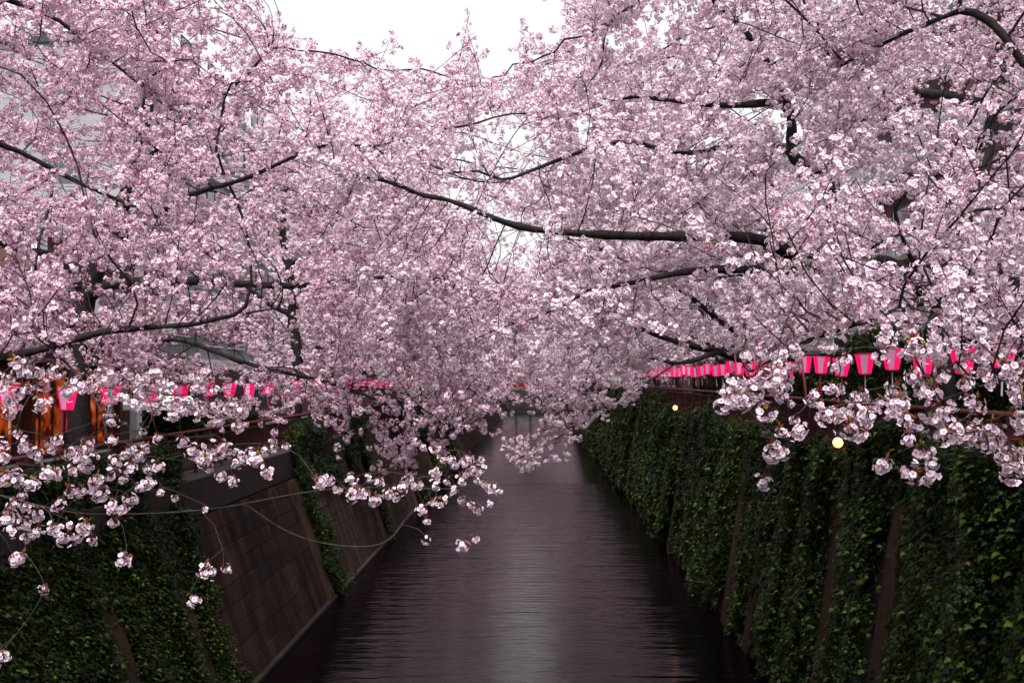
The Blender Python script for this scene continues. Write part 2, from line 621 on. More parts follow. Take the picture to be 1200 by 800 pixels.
k = 0
y = 13.4
tail_seq = [1, 0, 0, 1, 0, 0, 0, 1, 2, 0, 1, 2, 0, 1]
while y < 120:
    z = 7.52 + 0.06 * math.sin(k * 1.9) + random.uniform(-0.03, 0.03)
    t = tail_seq[k % len(tail_seq)]
    lab = {0: 'bright pink hexagonal lantern with a pale stick tail, hung above the bulb-lit railing',
           1: 'bright pink hexagonal lantern with a red tail, hung above the bulb-lit railing',
           2: 'bright pink hexagonal lantern with a blue tail, hung above the bulb-lit railing'}[t]
    q = (y - 17.6) / 8.6
    if y < 62:
        lab = 'pink lantern with %s tail, %s leaning pole of the lamp bank' % (('pale', 'red', 'blue')[t], pole_word(q, 1.62 / 8.6))
    lantern(7.0 + random.uniform(-0.04, 0.04), y, z, -math.atan2(7.0, y) + random.uniform(-0.14, 0.14), (random.uniform(-0.06, 0.06), random.uniform(-0.06, 0.06)), lab, 'pink lanterns hung over the railing with bulbs', t, y < 60)
    lanterns_r.append((7.0, y, z + 0.16))
    y += 1.62
    k += 1
y = 14.6
k = 0
while y < 112:
    z = 6.86 + 0.05 * math.sin(k * 2.3) + random.uniform(-0.03, 0.03)
    t = [0, 0, 1, 0, 1][k % 5]
    lab = {0: 'bright pink hexagonal lantern with a pale stick tail, on the bank with the shop',
           1: 'bright pink hexagonal lantern with a red tail, on the bank with the shop'}[t]
    q = (y - 18.6) / 8.6
    if y < 62:
        lab = 'pink lantern with %s tail, %s upright pole of the shop bank' % (('pale', 'red', 'blue')[t], pole_word(q, 2.02 / 8.6))
    lantern(-8.9 + random.uniform(-0.04, 0.04), y, z, random.uniform(-0.25, 0.25), (random.uniform(-0.06, 0.06), random.uniform(-0.06, 0.06)), lab, 'pink lanterns along the shop bank', t, y < 50)
    lanterns_l.append((-8.9, y, z + 0.16))
    y += 2.02
    k += 1
for pts, lab in ((lanterns_r, 'thin black cable carrying the pink lanterns above the bulb-lit railing'), (lanterns_l, 'thin black cable carrying the pink lanterns on the shop bank')):
    m = MB()
    pts = [(p[0], pts[0][1] - 4.0, p[2] + 0.05) for p in pts[:1]] + pts
    m.tube(pts, 0.009, 5)
    tag(m.build('lantern_cable', M['cable']), lab, 'cable')


def lantern_pole(x, y, zb, zt, lean, label, group):
    e = tag(empty('lantern_pole', (x, y, zb)), label, 'pole', group)
    m = MB()
    h = zt - zb
    m.tube([(0, 0, 0), (lean * 0.5, 0, h * 0.5), (lean, 0, h)], 0.032, 8)
    m.build('shaft', M['pole'], e, True)
    m = MB()
    m.box(-0.07, 0.07, -0.07, 0.07, 0, 0.03, bev=0.005)
    m.build('base_plate', M['metal_dark'], e)
    m = MB()
    m.tube([(lean - 0.06, 0, h + 0.03), (lean, 0, h + 0.0), (lean + 0.1, 0, h - 0.02)], 0.012, 6)
    m.build('hook', M['metal_dark'], e)


for i in range(11):
    nth = ORD[i] + ' ' if i < 6 else 'far off '
    lantern_pole(7.16, 17.6 + 8.6 * i, BANK_R, 7.85, -0.28, nth + 'red leaning pole holding the lantern cable behind the bulb-lit railing', 'lantern poles behind the bulb-lit railing')
    lantern_pole(-8.98, 18.6 + 8.6 * i, BANK_L, 7.12, 0.05, nth + 'upright red pole holding the lantern cable on the shop bank', 'lantern poles on the shop bank')

# round bulb lamps outside the railing
for i, y in enumerate((19.6, 42.4, 61.5, 90.0)):
    e = tag(empty('bulb_lamp', (5.86, y, 5.75)), ['glowing round bulb lamp over thick ivy under the nearest stretch of railing', 'glowing round bulb lamp beside a pilaster cap, second along the wall', 'small orange bulb lamp third along the ivy wall', 'small far bulb lamp fourth along the ivy wall'][i], 'lamp', 'bulb lamps along the ivy wall')
    m = MB()
    n, rr = 8, 0.10
    vv, ff = [], []
    for a in range(n + 1):
        ph = math.pi * a / n
        for b_ in range(12):
            th = 2 * math.pi * b_ / 12
            vv.append((rr * math.sin(ph) * math.cos(th), rr * math.sin(ph) * math.sin(th), rr * math.cos(ph)))
    for a in range(n):
        for b_ in range(12):
            ff.append((a * 12 + b_, (a + 1) * 12 + b_, (a + 1) * 12 + (b_ + 1) % 12, a * 12 + (b_ + 1) % 12))
    m.add(vv, ff)
    m.build('bulb', M['bulb'], e, True)
    m = MB()
    m.tube([(0, 0, 0.10), (0, 0, 0.20)], [0.05, 0.04], 8)
    m.build('socket', M['metal_dark'], e)
    m = MB()
    m.tube([(0, 0, 0.19), (0.20, 0, 0.26), (0.50, 0, 0.22)], 0.014, 6)
    m.build('bracket', M['metal_dark'], e)


# ---------------------------------------------------------------- buildings
def window(parent, x, y0, y1, z0, z1, s, glass=None, split=2):
    """a window in a facade whose outer face is the plane x; s = +1 if the outside is +x"""
    fr = MB()
    t, d = 0.06, 0.05
    a, b_ = sorted((x - s * 0.02, x + s * d))
    fr.box(a, b_, y0, y1, z0, z0 + t)
    fr.box(a, b_, y0, y1, z1 - t, z1)
    for q in range(split + 1):
        yy = y0 + (y1 - y0 - t) * q / split
        fr.box(a, b_, yy, yy + t, z0 + t, z1 - t)
    w = fr.build('window', M['dark_frame'], parent)
    for q in range(split):
        pa = y0 + (y1 - y0 - t) * q / split + t
        pb = y0 + (y1 - y0 - t) * (q + 1) / split
        box_obj('pane', (*sorted((x + s * 0.004, x + s * 0.018)), pa + 0.002, pb - 0.002, z0 + t + 0.002, z1 - t - 0.002), glass or M['glass'], w)
    box_obj('sill', (*sorted((x + s * 0.002, x + s * 0.12)), y0 - 0.08, y1 + 0.08, z0 - 0.08, z0 - 0.003), M['white_band'], w)
    return w


# tall grey block behind the shop bank
b = tag(empty('apartment_building', (0, 0, 0)), 'tall pale grey apartment block with white floor bands behind the shop bank trees', 'building')
box_obj('wall', (-30, -16, 39, 66, BANK_L, 20.4), M['grey_wall'], b)
box_obj('shop_front', (-16.0, -15.7, 39.1, 65.9, BANK_L, BANK_L + 2.8), M['dark_frame'], b)
box_obj('parapet', (-30.15, -15.85, 38.85, 66.15, 20.402, 20.85), M['dark_frame'], b, 0.03)
for fl in range(5):
    z = BANK_L + 3.1 * (fl + 1)
    box_obj('floor_band', (-16.002, -15.78, 39.0, 66, z - 0.25, z + 0.2), M['white_band'], b)
    for q in range(7):
        window(b, -16.0, 40.2 + 3.7 * q, 42.6 + 3.7 * q, z + 0.9, z + 2.35, 1)
    for q in range(3):
        fb = MB()
        x0 = -28.5 + 4.4 * q
        fb.box(x0, x0 + 2.2, 38.94, 39.02, z + 0.9, z + 2.3)
        fb.build('window', M['glass'], b)
# low mixed block
b = tag(empty('house', (0, 0, 0)), 'two storey house with brown cladding and white pillars behind the pale grey block', 'building')
b['label'] = 'low house with brown cladding and white pillars past the wooden shop'
box_obj('wall', (-25, -14.2, 27.5, 38.2, BANK_L, 11.2), M['brown_wall'], b)
box_obj('roof', (-25.3, -13.9, 27.2, 38.5, 11.202, 11.55), M['white_band'], b, 0.04)
for y in (27.52, 31.0, 34.5, 37.7):
    box_obj('pillar', (-14.2, -13.96, y, y + 0.45, BANK_L, 11.19), M['white_band'], b)
for z in (BANK_L + 0.9, BANK_L + 4.0):
    for y in (28.4, 31.9, 35.3):
        window(b, -14.2, y, y + 2.0, z, z + 1.5, 1)
box_obj('balcony', (-14.19, -13.2, 28.2, 37.6, 7.6, 8.6), M['grey_wall'], b, 0.03)
# wooden shop with warm light
b = tag(empty('shop', (0, 0, 0)), 'wooden shop front with glowing orange windows behind the railing', 'shop')
box_obj('wall', (-20, -11.6, 17.0, 27.0, BANK_L, 8.2), M['wood'], b)
box_obj('roof', (-20.2, -10.8, 16.7, 27.2, 8.202, 8.4), M['dark_frame'], b, 0.03)
for q in range(4):
    y0 = 17.5 + 2.4 * q
    window(b, -11.6, y0, y0 + 1.9, BANK_L + 0.5, BANK_L + 2.6, 1, M['warm'], 3)
box_obj('awning_beam', (-11.59, -11.2, 17.1, 26.9, BANK_L + 2.75, BANK_L + 2.95), M['wood'], b, 0.01)
for y in (17.3, 19.6, 22.0, 24.4, 26.7):
    box_obj('post', (-11.4, -11.22, y - 0.08, y + 0.08, BANK_L, BANK_L + 2.748), M['wood'], b)
# white stall tent
b = empty('stall_tent', (-11.2, 29.6, BANK_L))
b.scale = (0.78, 0.78, 0.78)
b = tag(b, 'small white pitched stall tent behind the lanterns of the shop bank', 'tent')
m = MB()
m.add([(-1.2, -1.4, 2.1), (1.2, -1.4, 2.1), (1.2, 1.4, 2.1), (-1.2, 1.4, 2.1), (0, 0, 2.75), (-1.2, -1.4, 1.9), (1.2, -1.4, 1.9), (1.2, 1.4, 1.9), (-1.2, 1.4, 1.9)],
      [(0, 1, 4), (1, 2, 4), (2, 3, 4), (3, 0, 4), (0, 5, 6, 1), (1, 6, 7, 2), (2, 7, 8, 3), (3, 8, 5, 0)])
m.build('canopy', M['tent'], b)
for sx in (-1, 1):
    for sy in (-1, 1):
        m = MB()
        m.tube([(1.17 * sx, 1.37 * sy, 0), (1.17 * sx, 1.37 * sy, 2.1)], 0.025, 6)
        m.build('leg', M['metal_dark'], b)
# hanging board near the shop
b = tag(empty('notice_board', (-9.9, 17.3, BANK_L)), 'small wooden notice board on a post in front of the shop', 'sign')
m = MB()
m.box(-0.32, 0.32, -0.03, 0.03, 1.35, 1.85, bev=0.01)
m.build('board', M['wood'], b)
m = MB()
m.box(-0.04, 0.04, 0.031, 0.10, 0, 1.8)
m.build('post', M['wood'], b)

# rose tiled building on the lamp bank
b = tag(empty('apartment_building', (0, 0, 0)), 'rose tiled apartment house with grey lattice balconies behind the lamp bank trees', 'building')
box_obj('wall', (14.0, 30, 20, 52, BANK_R, 19.0), M['rose_wall'], b)
box_obj('roof', (13.7, 30.2, 19.7, 52.2, 19.002, 19.4), M['dark_frame'], b, 0.03)
for fl in range(4):
    z = BANK_R + 3.0 * (fl + 1)
    for y0 in (22.0, 32.6, 43.0):
        bal = box_obj('balcony', (12.7, 13.998, y0, y0 + 8.2, z - 0.15, z), M['concrete'], b, 0.01)
        m = MB()
        yy = y0 + 0.03
        while yy < y0 + 8.15:
            m.box(12.72, 12.75, yy, yy + 0.05, z + 0.06, z + 1.06)
            yy += 0.10
        for zz in (z + 0.02, z + 0.5, z + 1.08):
            m.box(12.70, 12.77, y0, y0 + 8.2, zz, zz + 0.05)
        m.build('lattice', M['lattice'], bal)
        window(b, 14.0, y0 + 1.2, y0 + 6.8, z + 0.15, z + 2.3, -1, None, 3)
for y0 in (22.0, 27, 32.6, 37, 43.0):
    window(b, 13.7, y0 + 0.6, y0 + 3.2, BANK_R + 0.4, BANK_R + 2.4, -1, None, 2)
box_obj('shop_front', (13.7, 13.995, 20.1, 51.9, BANK_R, BANK_R + 2.75), M['dark_frame'], b)
# outside stair on its ground floor
b = tag(empty('outside_stair', (12.2, 40.0, BANK_R)), 'dark steel outside stair in front of the rose tiled house', 'stairs')
m = MB()
for s in (-0.55, 0.55):
    m.box(s - 0.03, s + 0.03, 0, 0.12, 0, 0.3)
    m.add([(s - 0.03, 0, 0), (s + 0.03, 0, 0), (s + 0.03, 4.0, 3.0), (s - 0.03, 4.0, 3.0), (s - 0.03, 0, 0.25), (s + 0.03, 0, 0.25), (s + 0.03, 4.0, 3.25), (s - 0.03, 4.0, 3.25)],
          [(0, 3, 2, 1), (4, 5, 6, 7), (0, 1, 5, 4), (1, 2, 6, 5), (2, 3, 7, 6), (3, 0, 4, 7)])
m.build('stringer', M['metal_dark'], b)
tm = MB()
tm.box(-0.515, 0.515, 0, 0.28, 0, 0.04)
tme = tm.mesh('tread', M['metal_dark'])
for i in range(14):
    link_mesh('tread', tme, b, (0, 0.1 + 0.275 * i, 0.18 + 0.2063 * i))
# buildings further along, mostly behind the crowns
for (x0, x1, y0, y1, h, mt, lab, s) in ((14.0, 34, 58, 84, 15.0, 'grey_wall', 'plain grey apartment house past the rose tiled one', -1),
                                        (13.5, 34, 92, 140, 13.0, 'brown_wall', 'brown apartment house far along the lamp bank', -1),
                                        (-34, -15.5, 74, 118, 15.0, 'rose_wall', 'rose coloured apartment house far along the shop bank', 1)):
    b = tag(empty('apartment_building', (0, 0, 0)), lab, 'building')
    zb = BANK_R if s < 0 else BANK_L
    box_obj('wall', (x0, x1, y0, y1, zb, zb + h), M[mt], b)
    box_obj('roof', (x0 - 0.2, x1 + 0.2, y0 - 0.2, y1 + 0.2, zb + h + 0.002, zb + h + 0.4), M['dark_frame'], b)
    xf = x0 if s < 0 else x1
    for fl in range(4):
        for q in range(int((y1 - y0) / 4)):
            window(b, xf, y0 + 1 + 4 * q, y0 + 3.2 + 4 * q, zb + 1.0 + 3.2 * fl, zb + 2.5 + 3.2 * fl, s)

# red bridge at the far end
b = tag(empty('bridge', (0, 214, 0)), 'distant low bridge with a bright red railing across the canal', 'bridge')
b.location = (0, 0, 0)
box_obj('deck', (-9.0, 7.2, 214, 219, 4.4, 5.0), M['concrete'], b, 0.04)
box_obj('top_rail', (-8.9, 7.1, 214.1, 214.3, 6.0, 6.14), M['bridge_red'], b)
box_obj('rail_panel', (-8.9, 7.1, 214.15, 214.25, 5.1, 5.98), M['bridge_red'], b)
for i in range(9):
    box_obj('post', (-8.8 + 1.95 * i, -8.65 + 1.95 * i, 214.02, 214.098, 5.0, 6.2), M['bridge_red'], b)


# ---------------------------------------------------------------- blossom and leaf meshes (instanced along the twigs)
class CM:
    """mesh with a per-vertex tint"""

    def __init__(self):
        self.v, self.f, self.c, self.mi = [], [], [], []

    def add(self, vv, ff, cc, mi=0):
        k = len(self.v)
        self.v.extend([tuple(map(float, p)) for p in vv])
        self.c.extend(cc)
        self.f.extend([tuple(i + k for i in f) for f in ff])
        self.mi.extend([mi] * len(ff))

    def mesh(self, name, mats):
        me = bpy.data.meshes.new(name)
        me.from_pydata(self.v, [], self.f)
        for m_ in mats:
            me.materials.append(m_)
        me.polygons.foreach_set('material_index', self.mi)
        a = me.attributes.new('tint', 'FLOAT_COLOR', 'POINT')
        a.data.foreach_set('color', np.array([(c[0], c[1], c[2], 1.0) for c in self.c], np.float32).ravel())
        me.update()
        return me


def rvec(r=random):
    while True:
        v = Vector((r.uniform(-1, 1), r.uniform(-1, 1), r.uniform(-1, 1)))
        if 0.05 < v.length < 1:
            return v.normalized()


def basis(n):
    n = n.normalized()
    a = n.cross(Vector((0.3, 0.5, 0.81)))
    if a.length < 0.1:
        a = n.cross(Vector((1, 0, 0)))
    a.normalize()
    return a, n.cross(a), n


def mixc(a, b_, t):
    return tuple(a[i] + (b_[i] - a[i]) * t for i in range(3))


PALE = (0.94, 0.88, 0.93)
ROSE = (0.93, 0.745, 0.86)
DEEP = (0.55, 0.07, 0.25)
CALYX = (0.30, 0.05, 0.07)


def flower(cm, c, nrm, r, lod, tint):
    u, w, n = basis(nrm)
    pale = mixc(PALE, ROSE, tint)
    ph = random.uniform(0, 6.28)
    cup = random.uniform(0.15, 0.55)
    if lod == 0:
        for k in range(5):
            a = ph + k * 1.2566
            d, e = u * math.cos(a) + w * math.sin(a), -u * math.sin(a) + w * math.cos(a)
            wd = 0.48 * r
            pts = [c, c + d * r * 0.55 - e * wd + n * r * cup * 0.45, c + d * r * 0.98 - e * wd * 0.55 + n * r * cup * 0.9,
                   c + d * r * 0.88 + n * r * cup * 0.8, c + d * r * 0.98 + e * wd * 0.55 + n * r * cup * 0.9, c + d * r * 0.55 + e * wd + n * r * cup * 0.45]
            cc = [mixc(DEEP, pale, 0.45), pale, pale, pale, pale, pale]
            cm.add(pts, [(0, 1, 2, 3), (0, 3, 4, 5)], cc)
        cm.add([c + (u * math.cos(ph + k * 1.2566) + w * math.sin(ph + k * 1.2566)) * r * 0.21 + n * r * (0.07 + cup * 0.16) for k in range(5)], [(0, 1, 2, 3, 4)], [DEEP] * 5)
        cm.add([c - n * r * 0.75, c + u * r * 0.2 + n * r * 0.04, c - u * r * 0.1 + w * r * 0.17 + n * r * 0.04, c - u * r * 0.1 - w * r * 0.17 + n * r * 0.04], [(0, 1, 2), (0, 2, 3), (0, 3, 1), (1, 2, 3)], [CALYX] * 4)
    elif lod == 1:
        for k in range(5):
            a = ph + k * 1.2566
            d, e = u * math.cos(a) + w * math.sin(a), -u * math.sin(a) + w * math.cos(a)
            wd = 0.5 * r
            pts = [c, c + d * r * 0.7 - e * wd + n * r * cup * 0.6, c + d * r + n * r * cup, c + d * r * 0.7 + e * wd + n * r * cup * 0.6]
            cm.add(pts, [(0, 1, 2, 3)], [mixc(DEEP, pale, 0.40), pale, pale, pale])
    else:
        pts = [c] + [c + (u * math.cos(ph + k * 1.2566) + w * math.sin(ph + k * 1.2566)) * r * 1.05 + n * r * cup for k in range(5)]
        cm.add(pts, [(0, k + 1, (k + 1) % 5 + 1) for k in range(5)], [mixc(DEEP, pale, 0.45)] + [pale] * 5)


def young_leaf(cm, c, d, ln, colr):
    u, w, n = basis(d)
    wd = ln * 0.2
    cm.add([c, c + n * ln * 0.5 + u * wd + w * ln * 0.08, c + n * ln, c + n * ln * 0.5 - u * wd + w * ln * 0.08],
           [(0, 1, 2), (0, 2, 3)], [mixc(colr, (0.2, 0.04, 0.03), 0.4), colr, colr, colr])


def pompom(cm, c, outdir, R_, nf, fr, lod, leafy, tint):
    for _ in range(nf):
        d = (rvec() + outdir * 0.75)
        if d.length < 0.2:
            continue
        d.normalize()
        nn = (d + rvec() * 0.35 + Vector((0, 0, 0.0))).normalized()
        flower(cm, c + d * R_ * random.uniform(0.45, 1.08), nn, fr * random.uniform(0.85, 1.15), lod, min(1, max(0, tint + random.uniform(-0.25, 0.25))))
    if random.random() < leafy:
        for _ in range(random.choice((2, 3, 4))):
            g = random.choice(((0.24, 0.16, 0.02), (0.16, 0.17, 0.02), (0.26, 0.07, 0.02), (0.20, 0.20, 0.03), (0.30, 0.05, 0.03)))
            young_leaf(cm, c + rvec() * R_ * 0.4, (outdir + rvec() * 0.8).normalized(), random.uniform(0.035, 0.06), g)
    if lod < 2:
        for _ in range(random.choice((0, 0, 1, 2)) + (4 if random.random() < leafy * 1.5 else 0)):
            d = (rvec() + outdir * 0.5).normalized()
            young_leaf(cm, c + d * R_ * 0.6, d, R_ * 0.7, (0.56, 0.08, 0.24))


def twig_tube(cm, pts, r0, r1, k=3):
    n = len(pts)
    vv = []
    for i, p in enumerate(pts):
        t = (pts[min(i + 1, n - 1)] - pts[max(i - 1, 0)])
        u, w, _ = basis(t)
        rr = r0 + (r1 - r0) * i / (n - 1)
        for j in range(k):
            a = 2 * math.pi * j / k
            vv.append(p + (u * math.cos(a) + w * math.sin(a)) * rr)
    ff = [(i * k + j, i * k + (j + 1) % k, (i + 1) * k + (j + 1) % k, (i + 1) * k + j) for i in range(n - 1) for j in range(k)]
    cm.add(vv, ff, [(0.05, 0.035, 0.032)] * len(vv), 1)


def spray_mesh(name, lod, leafy, tint, ln=0.55):
    cm = CM()
    n = 5
    pts = [Vector((0, 0, 0))]
    d = Vector((0, 0, 1))
    for i in range(n):
        d = (d + rvec() * 0.16).normalized()
        pts.append(pts[-1] + d * ln / n)
    twig_tube(cm, pts, 0.006, 0.002)
    step = {0: 0.10, 1: 0.11, 2: 0.12}[lod]
    nf = {0: 18, 1: 15, 2: 8}[lod]
    fr = {0: 0.0178, 1: 0.020, 2: 0.029}[lod]
    s = random.uniform(0.02, 0.08)
    sd_ = random.uniform(0, 6.28)
    while s < ln:
        q = s / ln * n
        i = min(int(q), n - 1)
        p = pts[i].lerp(pts[i + 1], q - i)
        sd_ += 2.4 + random.uniform(-0.5, 0.5)
        out = Vector((math.cos(sd_), math.sin(sd_), random.uniform(0.0, 0.6))).normalized()
        if random.random() < 0.86:
            if lod < 2:
                twig_tube(cm, [p, p + out * 0.03], 0.003, 0.002)
            pompom(cm, p + out * random.uniform(0.025, 0.05), out, random.uniform(0.046, 0.064), nf, fr, lod, leafy, tint)
        s += step * random.uniform(0.75, 1.3)
    pompom(cm, pts[-1], d, 0.045, nf, fr, lod, leafy, tint)
    return cm.mesh(name, [M['petal'], M['twig']])


def cluster_mesh(leafy, tint):
    """one hanging pompom of flowers, its stalk joint at the origin"""
    cm = CM()
    c = Vector((0, 0, -0.045))
    for _ in range(random.choice((12, 14, 17, 20, 23, 26))):
        d = (rvec() + Vector((0, 0, -0.35))).normalized()
        p = c + d * 0.052 * random.uniform(0.25, 1.12)
        twig_tube(cm, [Vector((0, 0, -0.005)), p - d * 0.012], 0.0012, 0.0012)
        flower(cm, p, (d + rvec() * 0.3).normalized(), 0.0185 * random.uniform(0.9, 1.15), 0, min(1, max(0, tint + random.uniform(-0.25, 0.25))))
    for _ in range(3):
        if random.random() < leafy:
            young_leaf(cm, Vector((0, 0, 0)), (rvec() + Vector((0, 0, 0.6))).normalized(), random.uniform(0.035, 0.055), random.choice(((0.24, 0.14, 0.02), (0.18, 0.18, 0.02), (0.28, 0.06, 0.02))))
    for _ in range(4):
        d = (rvec() + Vector((0, 0, 0.2))).normalized()
        young_leaf(cm, Vector((0, 0, -0.01)) + d * 0.012, d, 0.03, (0.30, 0.04, 0.04))
    return cm.mesh('blossom_cluster', [M['petal'], M['twig']])


def ivy_sprig(name, n, size, greens):
    cm = CM()
    for _ in range(n):
        c = Vector((random.uniform(-0.14, 0.14), random.uniform(-0.2, 0.2), random.uniform(-0.02, 0.09)))
        g = random.choice(greens)
        nrm = (Vector((0, -0.5, 1)) + rvec() * 0.55).normalized()     # local -Y is up the wall, faces outward
        u, w, nn = basis(nrm)
        a = random.uniform(-0.6, 0.6) + math.pi
        dn = (Vector((0, 1, 0.1)) + rvec() * 0.5)
        dn = (dn - nn * dn.dot(nn)).normalized()
        sd2 = nn.cross(dn)
        s = size * random.uniform(0.6, 1.25)
        pts = [c, c + sd2 * s * 0.52 + dn * s * 0.15 - nn * s * 0.06, c + sd2 * s * 0.26 + dn * s * 0.5, c + dn * s * 1.0 - nn * s * 0.12,
               c - sd2 * s * 0.26 + dn * s * 0.5, c - sd2 * s * 0.52 + dn * s * 0.15 - nn * s * 0.06, c + dn * s * 0.4 + nn * s * 0.07]
        cm.add(pts, [(0, 1, 6), (1, 2, 6), (2, 3, 6), (3, 4, 6), (4, 5, 6), (5, 0, 6)], [mixc(g, (0.02, 0.03, 0.01), 0.25)] + [g] * 5 + [mixc(g, (0.1, 0.15, 0.04), 0.2)])
    return cm.mesh(name, [M['ivy'], M['ivy']])


PROTO = bpy.data.collections.new('leaf_and_blossom_shapes')     # never linked to the scene: only mesh sources


def proto(me):
    o = bpy.data.objects.new(me.name, me)
    PROTO.objects.link(o)
    return o


def scatter_group(name, objs):
    g = bpy.data.node_groups.new(name, 'GeometryNodeTree')
    g.interface.new_socket('Geometry', in_out='INPUT', socket_type='NodeSocketGeometry')
    g.interface.new_socket('Geometry', in_out='OUTPUT', socket_type='NodeSocketGeometry')
    n, l = g.nodes, g.links
    gi, go = n.new('NodeGroupInput'), n.new('NodeGroupOutput')
    jn = n.new('GeometryNodeJoinGeometry')
    for ob in objs:
        oi = n.new('GeometryNodeObjectInfo')
        oi.inputs['Object'].default_value = ob
        gt = n.new('GeometryNodeGeometryToInstance')
        l.new(oi.outputs['Geometry'], gt.inputs['Geometry'])
        l.new(gt.outputs['Instances'], jn.inputs['Geometry'])
    ip = n.new('GeometryNodeInstanceOnPoints')
    ip.inputs['Pick Instance'].default_value = True
    def attr(nm, ty):
        a = n.new('GeometryNodeInputNamedAttribute')
        a.data_type = ty
        a.inputs['Name'].default_value = nm
        return a.outputs['Attribute']
    er = n.new('FunctionNodeEulerToRotation')
    l.new(attr('rot', 'FLOAT_VECTOR'), er.inputs['Euler'])
    l.new(er.outputs['Rotation'], ip.inputs['Rotation'])
    l.new(attr('scl', 'FLOAT'), ip.inputs['Scale'])
    l.new(attr('pick', 'INT'), ip.inputs['Instance Index'])
    l.new(gi.outputs['Geometry'], ip.inputs['Points'])
    l.new(jn.outputs['Geometry'], ip.inputs['Instance'])
    l.new(ip.outputs['Instances'], go.inputs['Geometry'])
    return g


def scatter_object(name, pts, rots, scl, pick, group, mats, parent=None):
    me = bpy.data.meshes.new(name)
    me.from_pydata([tuple(p) for p in pts], [], [])
    for nm, ty, data, key in (('rot', 'FLOAT_VECTOR', rots, 'vector'), ('scl', 'FLOAT', scl, 'value'), ('pick', 'INT', pick, 'value')):
        a = me.attributes.new(nm, ty, 'POINT')
        a.data.foreach_set(key, np.asarray(data, np.int32 if ty == 'INT' else np.float32).ravel())
    for m_ in mats:
        me.materials.append(m_)
    o = link_mesh(name, me, parent)
    md = o.modifiers.new('scatter', 'NODES')
    md.node_group = group
    return o


GR = {}
NV = 6
for key, lod, leafy, tint in (('near', 0, 0.12, 0.45), ('near_leafy', 0, 0.40, 0.80), ('mid', 1, 0.06, 0.32), ('mid_leafy', 1, 0.48, 0.80), ('far', 2, 0.03, 0.22)):
    GR[key] = scatter_group('blossoms_' + key, [proto(spray_mesh('blossom_spray', lod, leafy, tint + random.uniform(-0.1, 0.1))) for _ in range(NV)])
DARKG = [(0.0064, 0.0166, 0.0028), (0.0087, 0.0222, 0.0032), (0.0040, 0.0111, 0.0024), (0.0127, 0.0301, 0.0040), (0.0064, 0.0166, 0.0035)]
LITEG = [(0.0553, 0.0941, 0.0125), (0.0761, 0.1079, 0.0138), (0.0442, 0.0774, 0.0112), (0.0622, 0.1175, 0.0138), (0.0415, 0.0967, 0.0112), (0.0691, 0.1024, 0.0125), (0.0829, 0.0359, 0.0096)]  # brighter leaf greens, raised to carry painted highlights
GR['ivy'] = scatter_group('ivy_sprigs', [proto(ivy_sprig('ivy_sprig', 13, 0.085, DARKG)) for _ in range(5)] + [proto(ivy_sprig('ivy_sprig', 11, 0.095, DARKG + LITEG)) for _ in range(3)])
CLUSTERS = [cluster_mesh(0.75, 0.30 + 0.12 * (i % 4)) for i in range(14)]


# ---------------------------------------------------------------- cherry trees
LOW_X = np.array([-400, 0, 100, 200, 300, 350, 400, 450, 500, 540, 560, 580, 600, 650, 690, 712, 760, 800, 900, 1000, 1100, 1200, 1600])
LOW_Y = np.array([430, 425, 428, 440, 462, 490, 535, 555, 555, 540, 515, 490, 468, 466, 470, 440, 428, 422, 412, 396, 385, 390, 400])
SKY = np.array([(285, -400), (300, -5), (335, 28), (395, 58), (430, 60), (447, 40), (458, 42), (475, 84), (500, 72), (522, 80), (529, 60), (538, 30), (545, 12), (556, 12), (560, 40), (566, 80), (574, 105), (586, 78), (594, 45), (618, 12), (665, -20), (700, -400)])


def in_poly(x, y, poly):
    ins = np.zeros(len(x), bool)
    n = len(poly)
    j = n - 1
    for i in range(n):
        xi, yi = poly[i]
        xj, yj = poly[j]
        c = ((yi > y) != (yj > y)) & (x < (xj - xi) * (y - yi) / (yj - yi + 1e-9) + xi)
        ins ^= c
        j = i
    return ins


def thin_zone(px, py):
    """the crowns of the two rows barely meet over the middle of the water"""
    return (((px - 585) / 65) ** 2 + ((py - 235) / 105) ** 2 < 1) & (np.abs(py - 255) > 22)


def prune(pts, lower=(LOW_X, LOW_Y), thin=True):
    px, py = project(pts)
    keep = py < np.interp(px, *lower)
    keep &= ~in_poly(px, py, SKY)
    if thin:
        keep &= ~(thin_zone(px, py) & (rng.random(len(px)) < 0.75))
    return pts[keep]


